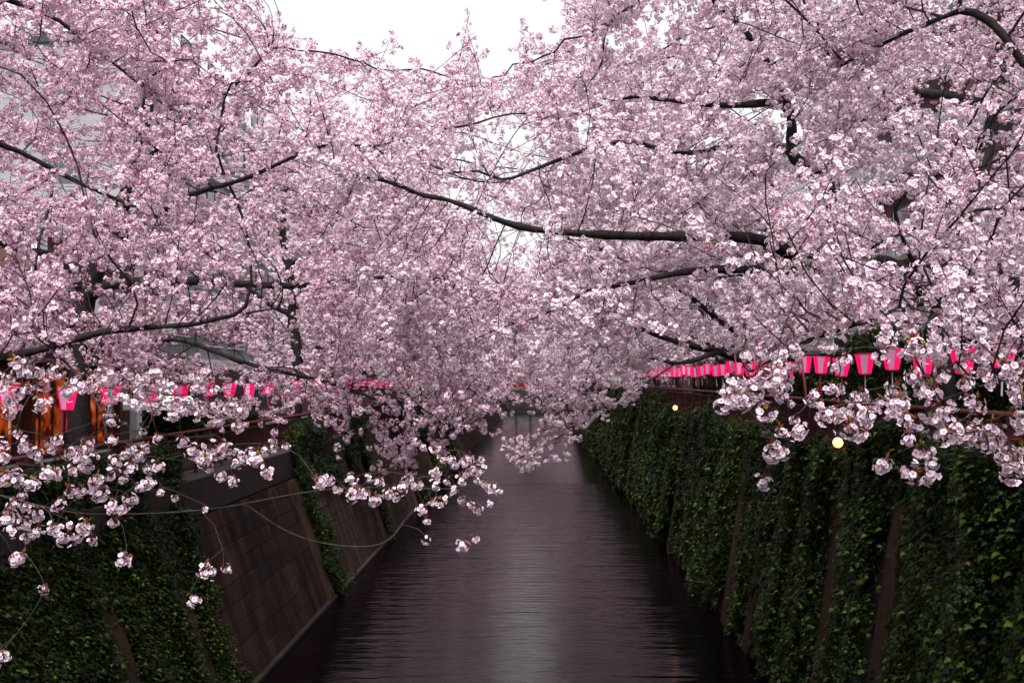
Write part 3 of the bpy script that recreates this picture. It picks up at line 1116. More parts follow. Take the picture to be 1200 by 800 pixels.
class Skeleton:
    def __init__(self, trunk, r0, r1):
        self.p, self.par, self.rmin = [], [], []
        self.line(trunk, r0, r1, None)

    def line(self, pts, r0, r1, start, step=0.32, wob=0.04):
        pts = [np.asarray(q, float) for q in pts]
        for _ in range(2):
            if len(pts) > 2:
                q = [pts[0]]
                for a, b_ in zip(pts[:-1], pts[1:]):
                    q += [a * 0.75 + b_ * 0.25, a * 0.25 + b_ * 0.75]
                pts = q + [pts[-1]]
        if start is None:
            self.p.append(pts[0]); self.par.append(-1); self.rmin.append(r0)
            cur = 0
            pts = pts[1:]
        else:
            cur = start
        tot = sum(np.linalg.norm(b_ - a) for a, b_ in zip([self.p[cur]] + pts[:-1], pts)) + 1e-6
        done = 0.0
        prev = self.p[cur].copy()
        for q in pts:
            L = np.linalg.norm(q - prev)
            n = max(1, int(round(L / step)))
            lf = rng.normal(0, 0.11, 3) * min(L, 3.0)
            lf2 = rng.normal(0, 0.025, 3) * min(L, 3.0)
            for i in range(1, n + 1):
                w = rng.normal(0, wob, 3) + lf * math.sin(math.pi * i / n) + lf2 * math.sin(2 * math.pi * i / n) if i < n else np.zeros(3)
                self.p.append(prev + (q - prev) * i / n + w)
                self.par.append(cur)
                cur = len(self.p) - 1
                t = (done + L * i / n) / tot
                self.rmin.append(r0 + (r1 - r0) * t)
            done += L
            prev = q

    def limb(self, pts, r0, r1):
        P0 = np.array(self.p)
        i = int(np.argmin(np.linalg.norm(P0 - np.asarray(pts[0]), axis=1)))
        self.line(pts, r0, r1, i)

    def grow(self, attr, step=0.34, infl=3.2, kill=0.55, iters=70, up=0.06):
        A = np.asarray(attr, float)
        N = np.array(self.p)
        best = np.full(len(A), 1e9)
        bi = np.zeros(len(A), int)
        for s in range(0, len(N), 400):
            d = np.linalg.norm(A[:, None] - N[None, s:s + 400], axis=2)
            k_ = d.argmin(1)
            dm = d[np.arange(len(A)), k_]
            mk = dm < best
            best[mk] = dm[mk]; bi[mk] = k_[mk] + s
        alive = np.ones(len(A), bool)
        stuck = {}
        for it in range(iters):
            alive &= best > kill
            act = alive & ((best < infl) if it > 12 or infl < 2 else (best < infl * 2.2))
            if not act.any():
                break
            ids = bi[act]
            dirs = A[act] - np.array([self.p[i] for i in ids])
            dirs /= np.linalg.norm(dirs, axis=1)[:, None] + 1e-9
            acc = {}
            for i, dv in zip(ids, dirs):
                acc[i] = acc.get(i, 0) + dv
            new = []
            for i, dv in acc.items():
                stuck[i] = stuck.get(i, 0) + 1
                if stuck[i] > 3:
                    continue
                pd = self.p[i] - self.p[self.par[i]] if self.par[i] >= 0 else np.array([0, 0, 1.0])
                pd = pd / (np.linalg.norm(pd) + 1e-9)
                v = dv / (np.linalg.norm(dv) + 1e-9) + 0.25 * pd + rng.normal(0, 0.22, 3) + np.array([0, 0, up])
                v[2] *= 0.55 if infl < 2 else 0.85
                v /= np.linalg.norm(v) + 1e-9
                self.p.append(self.p[i] + v * step)
                self.par.append(i); self.rmin.append(0.0)
                new.append(len(self.p) - 1)
            if not new:
                break
            NN = np.array([self.p[i] for i in new])
            for s in range(0, len(NN), 400):
                d = np.linalg.norm(A[:, None] - NN[None, s:s + 400], axis=2)
                k_ = d.argmin(1)
                dm = d[np.arange(len(A)), k_]
                mk = dm < best
                best[mk] = dm[mk]
                bi[mk] = np.array(new)[k_[mk] + s]

    def radii(self, tip=0.007, ex=2.15):
        n = len(self.p)
        acc = np.zeros(n)
        r = np.zeros(n)
        self.main = np.full(n, -1)
        mainr = np.zeros(n)
        for i in range(n - 1, -1, -1):
            r[i] = max(acc[i] ** (1 / ex) if acc[i] > 0 else tip, tip)
            pa = self.par[i]
            if pa >= 0:
                acc[pa] += r[i] ** ex
                if r[i] > mainr[pa]:
                    mainr[pa] = r[i]; self.main[pa] = i
        self.r = np.maximum(r, np.array(self.rmin))
        return self.r

    def tubes(self, mb, lo, hi):
        """chains whose start radius lies in [lo, hi)"""
        P_, r = np.array(self.p), self.r
        heads = [0] + [i for i in range(1, len(self.p)) if self.main[self.par[i]] != i]
        for h in heads:
            if not (lo <= r[h] < hi):
                continue
            ch = [h] if self.par[h] < 0 else [self.par[h], h]
            while self.main[ch[-1]] >= 0:
                ch.append(self.main[ch[-1]])
            if len(ch) < 2:
                continue
            rr = r[ch].copy()
            if self.par[h] >= 0:
                rr[0] = min(rr[0], rr[1] * 1.25)
            pts = P_[ch]
            if len(pts) > 3 and h != 0:
                pts = pts.copy()
                pts[1:-1] = 0.5 * pts[1:-1] + 0.25 * (pts[:-2] + pts[2:])
            rr = rr * (1 + rng.normal(0, 0.09, len(rr)))
            k_ = 9 if r[h] > 0.09 else 6 if r[h] > 0.03 else 4 if r[h] > 0.012 else 3
            mb.tube(pts, rr, k_, cap=False)


def euler_for(d, roll):
    q = Vector(d).to_track_quat('Z', 'Y')
    return tuple((q.to_matrix() @ Matrix.Rotation(roll, 3, 'Z')).to_euler())


def dress(sk, root, group, per_node=1.25, rmax=0.026, scale=1.0, keep=None, wood='bark'):
    """trunk / branch meshes and the blossom crown"""
    r = sk.radii()
    m1, m2 = MB(), MB()
    sk.tubes(m1, 0.045, 99)
    sk.tubes(m2, 0.0, 0.045)
    m1.build('trunk', M['bark'], root, True)
    m2.build('branches', M[wood], root, True)
    P_ = np.array(sk.p)
    pts, rots, scl, pick = [], [], [], []
    for i in range(1, len(P_)):
        if r[i] > rmax and not (r[i] < 0.075 and rng.random() < 0.22):
            continue
        d = P_[i] - P_[sk.par[i]]
        d = d / (np.linalg.norm(d) + 1e-9)
        n = int(per_node) + (rng.random() < per_node % 1)
        if sk.main[i] < 0:
            n += 1
        for q in range(n):
            v = d * (1.0 if (q == 0 and sk.main[i] < 0) else 0.45) + rng.normal(0, 0.5, 3) + np.array([0, 0, 0.12])
            p = P_[i] - (P_[i] - P_[sk.par[i]]) * rng.random()
            if keep is not None:
                vn = v / (np.linalg.norm(v) + 1e-9)
                if not (keep(p + vn * 0.5 * scale) and keep(p + vn * 0.15)):
                    continue
            pts.append(p)
            rots.append(euler_for(v, rng.random() * 6.28))
            scl.append(scale * rng.uniform(0.75, 1.2))
            pick.append(int(rng.integers(0, NV)))
    o = scatter_object('crown', pts, rots, scl, pick, GR[group], [M['petal'], M['twig']], root)
    tag(o, kind='stuff')
    return len(pts)


SHOW = np.array([(1166, 125, 1160, 169), (1160, 169, 1137, 256), (1084, 108, 1160, 122), (929, 132, 925, 190), (864, 125, 915, 138), (800, 184, 850, 170), (850, 316, 962, 318), (891, 277, 962, 318), (600, 268, 800, 278), (528, 233, 602, 267), (1030, 300, 1104, 350), (1045, 240, 1070, 310),
                 (758, 388, 808, 406), (808, 406, 869, 424), (810, 348, 861, 388), (97, 340, 92, 480), (128, 332, 283, 332), (300, 333, 344, 338), (337, 314, 346, 344), (346, 344, 341, 368), (310, 354, 341, 368), (348, 380, 350, 440), (13, 297, 70, 290), (182, 397, 219, 398), (219, 398, 283, 425), (230, 223, 283, 213), (67, 203, 152, 241), (60, 468, 215, 462), (230, 462, 310, 460), (425, 452, 500, 450), (930, 428, 1120, 422), (780, 437, 880, 434)], float)


def near_limb(x, y):
    a, b_ = SHOW[:, :2], SHOW[:, 2:]
    ab = b_ - a
    t = np.clip(((np.array([x, y]) - a) * ab).sum(1) / (ab ** 2).sum(1), 0, 1)
    return np.linalg.norm(a + ab * t[:, None] - np.array([x, y]), axis=1).min()


def keep_frame(lower=(LOW_X, LOW_Y)):
    def f(p):
        px, py = project(np.array([p]))
        if near_limb(px[0], py[0]) < 14 and rng.random() < 0.74:
            return False
        if thin_zone(px, py)[0] and rng.random() < 0.45:
            return False
        return bool(py[0] < np.interp(px[0], *lower) + 12) and not bool(in_poly(px, py, SKY)[0])
    return f


def ellipsoid(c, r, n, zmin=None):
    v = rng.normal(size=(n, 3))
    v /= np.linalg.norm(v, axis=1)[:, None]
    v *= (rng.random(n) ** (1 / 2.6))[:, None]
    pts = np.array(c) + v * np.array(r)
    k_ = max(6, n // 36)                       # layered pads with gaps between them
    sel = rng.integers(0, k_, n)
    clump = rng.random(n) < 0.88
    padr = rng.uniform(0.65, 1.5, k_)[sel]
    pts = np.where(clump[:, None], pts[sel] + rng.normal(size=(n, 3)) * np.stack([padr * 0.62, padr * 0.62, padr * 0.2], 1), pts)
    if zmin is not None:
        pts = pts[pts[:, 2] > zmin(pts)]
    return pts


def pp(seq):
    return [P(*q) for q in seq]


def over(side, lo_bank=8.0, lo_mid=6.2):
    """crowns stay above the street but droop over the water"""
    def f(p):
        x = p[:, 0] * side
        return np.where(x > 6.0, lo_bank, lo_mid + (lo_bank - lo_mid) * np.clip(x / 6.0, 0, 1))
    return f


def tree_root(name, base, label):
    return tag(empty(name, tuple(base)), label, 'tree', 'cherry trees lining both banks')


TREES = {}
GROUPN = 'cherry trees lining both banks'


def make_tree(key, trunk, limbs, clouds, group, label, r0=0.24, r1=0.08, per_node=1.25, lower=(LOW_X, LOW_Y), kill=0.55, scale=1.0, pruned=True, extra=None, wood='bark', infl=3.2):
    base = trunk[0]
    root = tag(empty('cherry_tree', tuple(base)), label, 'tree', GROUPN)
    sk = Skeleton([np.asarray(p) for p in trunk], r0, r1)
    for seq, a, b_ in limbs:
        sk.limb(seq, a, b_)
    A = np.concatenate(clouds)
    if pruned:
        A = prune(A, lower)
    sk.grow(A, kill=kill, infl=infl)
    if extra:
        extra(sk)
    # parts are stored relative to the tree's base
    world_p = sk.p
    kf = None
    if pruned:
        kf0 = keep_frame(lower)
        off = np.asarray(base)
        kf = lambda p: kf0(p + off)
    sk.p = [q - np.asarray(base) for q in world_p]
    n = dress(sk, root, group, per_node, scale=scale, keep=kf, wood=wood)
    sk.p = world_p
    print('tree', key, 'nodes', len(sk.p), 'sprays', n, 'attr', len(A))
    TREES[key] = (root, sk)
    return root, sk


def hang_clusters(root, sk, pix, depth, more=0.3, size=1.0):
    """single pompoms on thin hanging twigs, each one an object; joined to the nearest wood"""
    base = np.asarray(root.location)
    nodes = np.array(sk.p)
    pix = pix + [(px + random.choice((-1, 1)) * random.uniform(9, 17), py + random.uniform(-14, 9)) for px, py in pix if random.random() < more]
    pix = [q for q in pix if math.hypot(q[0] - 979, q[1] - 517) > 26 and math.hypot(q[0] - 791, q[1] - 476) > 20]
    todo = [P(px, py, depth(px, py) + random.uniform(-0.35, 0.35)) for px, py in pix]
    todo = list(todo)
    d0 = [np.linalg.norm(nodes - t, axis=1).min() for t in todo]
    order = np.argsort(d0)
    for k_, oi in enumerate(order):
        t = todo[oi]
        dv = nodes - t
        cost = np.linalg.norm(dv, axis=1) + np.where(dv[:, 2] < 0.02, 0.5, 0.0)
        j = int(cost.argmin())
        a = nodes[j]
        L = np.linalg.norm(t - a)
        n = max(3, int(L / 0.12))
        s = np.linspace(0, 1, n + 1)
        bow = rng.normal(0, 0.10, 3) * min(L, 1.2)
        pts = a + (t - a) * s[:, None] + np.outer(4 * s * (1 - s), bow * 0.5 + np.array([0, 0, 0.05 * L]))
        pts += rng.normal(0, 0.012, pts.shape) * (s * (1 - s) * 4)[:, None]
        mb = MB()
        mb.tube(pts - base, np.linspace(0.0065 if L > 0.5 else 0.0045, 0.0028, n + 1), 5, cap=False)
        mb.build('twig', M['twig'], root, True)
        nodes = np.concatenate([nodes, pts[2:]])
        o = link_mesh('blossom_cluster', CLUSTERS[int(rng.integers(0, len(CLUSTERS)))], root, tuple(t - base))
        o.rotation_euler = (rng.normal(0, 0.35), rng.normal(0, 0.35), rng.random() * 6.28)
        sc_ = rng.uniform(0.75, 1.3) * size
        o.scale = (sc_ * rng.uniform(0.85, 1.2), sc_ * rng.uniform(0.85, 1.2), sc_)


# --- big tree on the lamp bank, its long limbs reach over the water
make_tree('RB',
          pp([(1112, 556, 20), (1106, 440, 20), (1099, 365, 19.8), (1118, 300, 19.8), (1137, 256, 19.8), (1155, 185, 20), (1166, 125, 20), (1175, 60, 20.3), (1160, -20, 20)]),
          [(pp([(1099, 360, 19.8), (1062, 318, 19), (1030, 302, 18.5), (962, 318, 17.5), (901, 315, 16.5), (844, 315, 16), (800, 318, 15.8), (740, 332, 15.2), (690, 340, 15)]), 0.15, 0.03),
           (pp([(962, 318, 17.5), (925, 297, 16.8), (891, 277, 16.3), (800, 277, 15.5), (737, 277, 15), (667, 273, 14.6), (602, 267, 14.3), (528, 233, 14), (494, 230, 13.8), (461, 213, 13.6), (400, 203, 13.5)]), 0.12, 0.018),
           (pp([(962, 318, 17.5), (970, 262, 17.3), (975, 219, 17.2), (942, 194, 17), (926, 182, 17), (929, 132, 17), (911, 118, 17), (864, 125, 16.6), (810, 121, 16.3), (740, 112, 16)]), 0.14, 0.025),
           (pp([(926, 180, 17), (901, 165, 16.8), (844, 172, 16.4), (800, 184, 16), (730, 160, 15.8), (660, 185, 15.6), (585, 215, 15.4)]), 0.05, 0.012),
           (pp([(1166, 125, 20), (1124, 115, 19.5), (1084, 108, 19), (1002, 108, 18), (930, 70, 17.5)]), 0.12, 0.03),
           (pp([(1099, 360, 19), (1070, 310, 17.6), (1054, 270, 17.4), (1045, 236, 17.3), (1090, 212, 17), (1140, 200, 17)]), 0.055, 0.02),
           (pp([(928, 132, 17), (900, 70, 17), (860, 20, 17), (800, -30, 16.5), (720, 20, 16.2)]), 0.05, 0.015)],
          [ellipsoid((5.2, 18.8, 11.8), (8.0, 6.0, 5.8), 2600, over(1)), ellipsoid((1.0, 15.5, 9.6), (4.5, 3.0, 2.4), 500, over(1, 8, 6.4))],
          'mid', 'tall cherry tree, a long dark limb reaching across the canal from the lamp bank', 0.26, 0.08, per_node=1.3, scale=1.25)

LOWRC = (np.array([-400, 500, 570, 592, 640, 690, 715, 745, 760, 800, 900, 1200, 1600]), np.array([420, 420, 440, 552, 536, 508, 480, 455, 428, 422, 412, 390, 400]))
# --- its neighbour further along the lamp bank
make_tree('RC',
          pp([(890, 505, 36), (880, 440, 36), (869, 424, 36), (882, 370, 36), (898, 300, 36), (905, 220, 36.5), (890, 150, 36)]),
          [(pp([(869, 424, 36), (846, 411, 35), (808, 406, 34), (758, 388, 33), (731, 378, 32), (660, 368, 31), (600, 350, 30)]), 0.15, 0.025),
           (pp([(880, 400, 36), (861, 388, 36), (834, 368, 35), (810, 348, 34), (770, 320, 34), (700, 290, 33)]), 0.12, 0.03),
           (pp([(846, 411, 35), (790, 428, 33), (756, 416, 32.4), (700, 430, 31.5)]), 0.10, 0.02),
           (pp([(790, 428, 33), (745, 455, 32), (690, 492, 31), (640, 520, 30), (592, 545, 29.5)]), 0.030, 0.006),
           (pp([(690, 492, 31), (655, 498, 30.2), (600, 515, 29.6)]), 0.014, 0.005), (pp([(655, 512, 30.3), (640, 540, 30), (610, 552, 29.6)]), 0.010, 0.005), (pp([(720, 474, 31.5), (680, 470, 31), (640, 480, 30.6)]), 0.012, 0.005), (pp([(665, 505, 30.5), (668, 525, 30.2), (650, 545, 30)]), 0.010, 0.005)],
          [ellipsoid((4.8, 34, 12.2), (8.0, 7.0, 6.6), 2200, over(1)), ellipsoid((0.5, 31, 10.0), (5, 4, 3.4), 500, over(1, 8, 6.6))],
          'mid', 'cherry tree of the lamp bank with a low thin branch drooping over the water', 0.26, 0.1, lower=LOWRC, per_node=1.15, kill=0.6, scale=1.4)

# --- near tree on the lamp bank, trunk outside the picture
LOWRA = (np.array([-400, 840, 870, 900, 960, 1000, 1100, 1200, 1700]), np.array([-900, 330, 400, 418, 404, 398, 402, 425, 470]))
ra_pix = [(914, 455), (922, 469), (935, 485), (937, 499), (914, 500), (904, 520), (915, 526), (956, 459), (959, 470), (969, 479), (969, 497), (996, 495), (1005, 490), (1014, 504), (1017, 480), (987, 449), (999, 461), (991, 415), (1036, 409), (1051, 449), (1036, 466), (1044, 476), (1055, 465), (1074, 452), (1085, 441), (1096, 455), (1102, 432), (1130, 420), (1130, 440), (1076, 489), (1100, 479), (1112, 470), (1132, 465), (1146, 466), (1144, 482), (1097, 500), (1110, 502), (1125, 502), (1144, 501), (1159, 441), (1147, 425), (1162, 492), (1167, 510), (1182, 517), (1187, 532), (1195, 512), (1195, 540), (1187, 480), (1195, 490), (1192, 447), (1190, 435), (1197, 462), (1039, 537), (1092, 536), (1084, 549), (895, 558), (909, 523),
          (856, 450), (868, 446), (880, 452), (862, 460), (874, 462), (868, 470), (886, 446), (850, 456), (878, 440), (892, 440), (900, 434), (890, 430), (862, 440), (905, 440), (912, 430), (882, 464), (856, 462), (925, 436), (918, 428),
          (1070, 396), (1084, 404), (1062, 404), (1098, 398), (1110, 404), (1150, 398), (1170, 410), (1176, 524), (1190, 548), (1172, 500), (1152, 500), (1080, 520), (1018, 470)]
make_tree('RA',
          [(9.3, 7.0, BANK_R), (9.2, 7.1, 6.6), (8.9, 7.3, 8.0), (8.6, 7.8, 9.6), (8.4, 8.4, 11.2), (8.0, 9.0, 12.8)],
          [(np.array([(9.0, 7.2, 7.6), (7.0, 7.6, 8.4)]).tolist() + pp([(1225, 325, 7.6), (1150, 335, 7.4), (1090, 350, 7.2), (1030, 372, 7.0), (960, 392, 7.2), (905, 420, 7.4), (880, 436, 7.5)]), 0.06, 0.009),
           (np.array([(9.1, 7.1, 7.2), (6.5, 6.8, 7.4)]).tolist() + pp([(1260, 425, 6.6), (1190, 440, 6.4), (1140, 455, 6.3), (1100, 470, 6.3)]), 0.04, 0.006),
           (np.array([(8.6, 7.8, 9.6), (7.8, 8.6, 10.0)]).tolist() + pp([(1230, 120, 10.5), (1151, 3, 11), (1080, 30, 11.2), (1036, 51, 11.4), (980, 80, 11.6)]), 0.05, 0.012),
           (np.array([(8.9, 7.3, 8.2), (7.6, 8.6, 8.9)]).tolist() + pp([(1240, 250, 9.6), (1160, 240, 9.8), (1080, 262, 9.9), (1000, 300, 10)]), 0.06, 0.012)],
          [ellipsoid((6.3, 9.2, 10.6), (4.6, 3.8, 4.6), 800), ellipsoid((3.4, 7.4, 7.9), (2.2, 1.5, 0.9), 520)],
          'near', 'nearest cherry tree of the lamp bank, single pompoms of pale blossom hanging before the lanterns', 0.24, 0.1, per_node=1.25, lower=LOWRA, kill=0.40, infl=1.35, wood='twig')
hang_clusters(*TREES['RA'], ra_pix, lambda px, py: 6.9 if px < 930 else 6.2, 0.3, 0.98)

# --- shop bank trees
LOWLB = (LOW_X, LOW_Y + np.where(LOW_X < 340, 42, 0))
make_tree('LB',
          pp([(94, 575, 21), (91, 480, 21), (97, 400, 21), (101, 345, 21), (128, 280, 21), (160, 200, 21), (175, 120, 21), (180, 40, 21)]),
          [(pp([(101, 345, 21), (60, 292, 20.5), (13, 297, 20), (-40, 250, 19.5)]), 0.13, 0.03),
           (pp([(101, 350, 21), (128, 332, 20.5), (189, 329, 19.5), (283, 332, 18.5), (344, 336, 18), (400, 330, 17.5), (470, 322, 17), (540, 330, 16.5)]), 0.12, 0.016),
           (pp([(118, 300, 21), (160, 265, 20.5), (230, 223, 19.5), (283, 213, 19), (351, 180, 18), (380, 169, 17.8), (440, 172, 17.5)]), 0.09, 0.016),
           (pp([(97, 405, 21), (182, 397, 19), (219, 398, 18.5), (283, 425, 18), (340, 438, 17.5), (395, 449, 17), (470, 480, 16.5), (535, 515, 16)]), 0.07, 0.008),
           (pp([(160, 200, 21), (220, 140, 20), (290, 90, 19.5), (320, 50, 19)]), 0.07, 0.015)],
          [ellipsoid((-5.8, 20.5, 11.0), (7.4, 6.0, 5.8), 2500, over(-1, 6.4, 5.8)), ellipsoid((-2.4, 16.5, 7.2), (2.6, 2.4, 2.2), 420, over(-1, 6.0, 4.6)), ellipsoid((-6.4, 19.0, 6.7), (2.6, 5.0, 0.9), 420)],
          'mid_leafy', 'cherry tree beside the wooden shop with a thick dark forked trunk and level limb', 0.27, 0.09, per_node=1.3, scale=1.25, lower=LOWLB)

make_tree('LC',
          pp([(342, 520, 38), (349, 440, 38), (350, 420, 38), (341, 368, 38), (347, 344, 37.6), (337, 314, 37.5), (330, 250, 37.5), (345, 180, 37)]),
          [(pp([(341, 368, 38), (310, 354, 38), (270, 320, 38)]), 0.14, 0.04),
           (pp([(350, 420, 38), (400, 392, 36), (460, 372, 35), (540, 362, 34), (600, 385, 33)]), 0.12, 0.02),
           (pp([(337, 314, 37.5), (400, 270, 36), (480, 240, 35), (522, 160, 34), (526, 108, 33.5), (540, 65, 33), (550, 16, 33)]), 0.10, 0.008),
           (pp([(349, 440, 38), (400, 450, 36), (460, 455, 34), (520, 490, 33)]), 0.08, 0.015)],
          [ellipsoid((-5.5, 36.5, 12.0), (8.0, 7.0, 6.6), 2200, over(-1, 7.8, 6.2)), ellipsoid((-1.6, 33, 8.4), (3.4, 4, 3.0), 420, over(-1, 6.6, 5.0)),
           np.array([P(526 + 24 * t + rng.normal(0, 9) * (1.1 - t), 108 - 92 * t, 33 + rng.normal(0, 0.35)) for t in rng.random(60)])],
          'mid', 'cherry tree past the brown house with an upright spire of blossom against the sky', 0.27, 0.1, per_node=1.15, kill=0.6, scale=1.4)

LOWLA = (np.array([-500, 0, 100, 200, 300, 330, 400]), np.array([470, 424, 410, 400, 330, 200, -900]))
la_pix = [(30, 431), (68, 430), (92, 441), (108, 447), (128, 432), (154, 432), (180, 442), (195, 442), (202, 445), (155, 459), (162, 467), (175, 470), (187, 475), (200, 482), (210, 479), (225, 435), (224, 452), (234, 474), (235, 485), (250, 452), (271, 472), (282, 477), (277, 495), (127, 460), (136, 489), (5, 452), (15, 465), (7, 475), (35, 452), (47, 467), (5, 512), (20, 501), (25, 511), (37, 517), (67, 510), (62, 522), (80, 527), (90, 528), (107, 516), (102, 539), (130, 510), (152, 520), (147, 527), (140, 535), (172, 502), (172, 520), (180, 540), (172, 545), (135, 550), (114, 556), (95, 570), (52, 547), (20, 550), (12, 562), (25, 575), (15, 585), (160, 567), (150, 580), (145, 590), (137, 606), (189, 570), (207, 579), (240, 591), (67, 587), (25, 607), (15, 615), (62, 612), (92, 617), (225, 520), (240, 532), (247, 540), (255, 525), (267, 522), (250, 517), (287, 534), (262, 552), (275, 560), (300, 532), (310, 546), (322, 520), (334, 518), (15, 650), (64, 616), (91, 624), (108, 628), (148, 651), (54, 687), (241, 660), (262, 663), (223, 694), (2, 763), (101, 538), (54, 550),
          (40, 430), (50, 442), (12, 440), (78, 452), (120, 440), (168, 455), (216, 468), (258, 488), (110, 530), (3, 530), (8, 600), (40, 560), (30, 590), (84, 545), (118, 572)]
lc_pix = [(370, 560), (385, 558), (398, 566), (410, 577), (420, 570), (430, 574), (440, 580), (452, 572), (462, 578), (505, 584), (498, 592), (501, 606), (500, 628), (555, 627), (560, 591), (542, 583), (540, 557), (569, 562), (577, 566), (586, 572), (559, 545), (545, 537), (530, 540), (513, 548), (525, 560), (548, 550), (552, 532), (565, 535), (490, 560), (478, 556), (470, 565), (445, 560), (430, 556), (536, 570), (518, 532)]
make_tree('LA',
          [(-9.9, 7.2, BANK_L), (-9.8, 7.3, 6.0), (-9.5, 7.6, 7.6), (-9.2, 8.2, 9.4), (-9.0, 9.0, 11.0), (-8.6, 9.6, 12.6)],
          [(np.array([(-9.6, 7.4, 6.9), (-7.4, 8.0, 6.6)]).tolist() + pp([(-160, 520, 8.2), (-40, 570, 8.4), (84, 603, 8.6), (145, 603, 8.8), (250, 598, 9.2), (324, 582, 9.6), (400, 570, 10), (480, 572, 10.4), (545, 573, 10.8)]), 0.018, 0.005),
           (pp([(287, 590, 9.4), (341, 628, 9.4), (400, 641, 9.5), (455, 640, 9.6), (480, 600, 9.8)]), 0.006, 0.003),
           (np.array([(-9.5, 7.6, 7.4), (-7.6, 8.6, 7.4)]).tolist() + pp([(-40, 430, 9.4), (57, 408, 9.8), (115, 388, 10.2), (170, 384, 10.4), (230, 380, 10.6), (263, 371, 11), (330, 360, 11)]), 0.04, 0.008),
           (np.array([(-9.2, 8.2, 9.4), (-8.4, 9.6, 10.0)]).tolist() + pp([(0, 162, 12), (67, 203, 12.4), (152, 241, 13), (215, 262, 13.2)]), 0.07, 0.02),
           (np.array([(-9.0, 9.0, 11.0), (-8.0, 10.6, 11.8)]).tolist() + pp([(50, 10, 12.5), (100, 48, 12.8), (150, 88, 13), (200, 130, 13.3)]), 0.05, 0.012),
           (pp([(57, 408, 9.8), (95, 440, 9.4), (118, 478, 9.2), (128, 520, 9.0)]), 0.016, 0.006)],
          [ellipsoid((-8.0, 11.0, 10.6), (4.4, 4.2, 4.2), 900), ellipsoid((-4.6, 10.6, 7.9), (2.0, 1.8, 1.1), 260)],
          'near_leafy', 'nearest cherry tree of the shop bank, rosy blossom with young leaves and long hanging twigs', 0.24, 0.1, per_node=1.2, lower=LOWLA, kill=0.40, infl=1.5, wood='twig')
hang_clusters(*TREES['LA'], la_pix + lc_pix, lambda px, py: 7.6 + max(0, px) / 545 * 2.6, 0.5, 1.0)

# --- generic trees further along (copies of one model)
def generic(key, label, loc, group):
    base = np.array([0.0, 0.0, 0.0])
    lean = -1.0                                            # grows towards local -X, the water
    make_tree(key, [(0, 0, 0), (-0.1, 0, 1.4), (-0.4, 0.1, 2.8), (-0.9, 0.0, 4.4), (-1.2, 0.1, 6.2), (-1.4, 0, 8.2)],
              [([(-0.4, 0.1, 2.8), (-2.0, -1.2, 3.8), (-4.0, -1.6, 4.6), (-6.2, -1.4, 4.8), (-8.0, -1.8, 4.4)], 0.13, 0.02),
               ([(-0.3, 0.0, 2.4), (-1.8, 1.6, 3.6), (-3.8, 2.4, 4.6), (-6.0, 2.2, 4.6), (-7.6, 2.8, 3.8)], 0.12, 0.02),
               ([(-0.9, 0, 4.4), (-2.6, 0.4, 6.2), (-4.4, 0.2, 7.8), (-5.6, 0.6, 9.4)], 0.10, 0.02),
               ([(-0.4, 0.1, 2.8), (1.2, 0.8, 4.6), (2.2, 0.6, 6.6)], 0.11, 0.03)],
              [ellipsoid((-3.2, 0, 6.6), (6.6, 5.4, 5.6), 1500, lambda p: 2.4 - 1.2 * np.clip(-p[:, 0] / 6, 0, 1)), ellipsoid((-5.8, 0, 3.2), (3.2, 4.0, 2.2), 300)],
              group, label, per_node=1.2, kill=0.72, scale=1.45, pruned=False)
    r = TREES[key][0]
    r.location = loc[:3]
    r.rotation_euler = (0, 0, loc[3])
    return r


def copy_tree(root, loc, rz, s, label):
    c = root.copy()
    col.objects.link(c)
    c.location = loc
    c.rotation_euler = (0, 0, rz)
    c.scale = (s, s, s)
    c['label'] = label
    for ch in root.children:
        d = ch.copy()
        col.objects.link(d)
        d.parent = c
    return c


far_label = 'distant cherry tree in the row beyond the drooping branch, lamp bank'
far_label_l = 'distant cherry tree in the row beyond the brown house, shop bank'
g1 = generic('G1', far_label, (9.8, 50.0, BANK_R, 0.0), 'far')
g2 = generic('G2', far_label_l, (-11.2, 52.0, BANK_L, math.pi), 'far')
for i in range(13):
    y = 62 + 12.0 * i + random.uniform(-1.5, 1.5)
    copy_tree(g1 if i % 2 else g2, (8.6 + 2.0 * (y < 125), y, BANK_R), random.uniform(-0.4, 0.4), random.uniform(0.98, 1.15) * (1.25 if y > 95 else 1.0), far_label)
    y = 64 + 12.0 * i + random.uniform(-1.5, 1.5)
    copy_tree(g2 if i % 2 else g1, (-9.8 - 2.0 * (y < 125), y, BANK_L), math.pi + random.uniform(-0.4, 0.4), random.uniform(0.98, 1.15) * (1.25 if y > 95 else 1.0), far_label_l)
# unseen trees added behind the camera, carrying on the rows, to shade the walls
for i, y in enumerate((-8.0, -18.0, -28.0)):
    copy_tree((g1, g2)[i % 2], (9.0, y, BANK_R), 0.2 * i, 1.1, 'unseen cherry tree of the lamp bank, added behind the viewing bridge for shade')
    copy_tree((g2, g1)[i % 2], (-10.4, y, BANK_L), math.pi - 0.2 * i, 1.1, 'unseen cherry tree of the shop bank, added behind the viewing bridge for shade')
# trees closing the view past the bridge
for i, x in enumerate((-12, -8.0, -4.5, -1.0, 2.5, 6, 10.5)):
    copy_tree((g1, g2)[i % 2], (x + 3, 242 + 4 * (i % 3), BANK_L + 0.3), random.uniform(-0.6, 0.6), 1.35, 'cherry tree closing the view behind the red bridge')


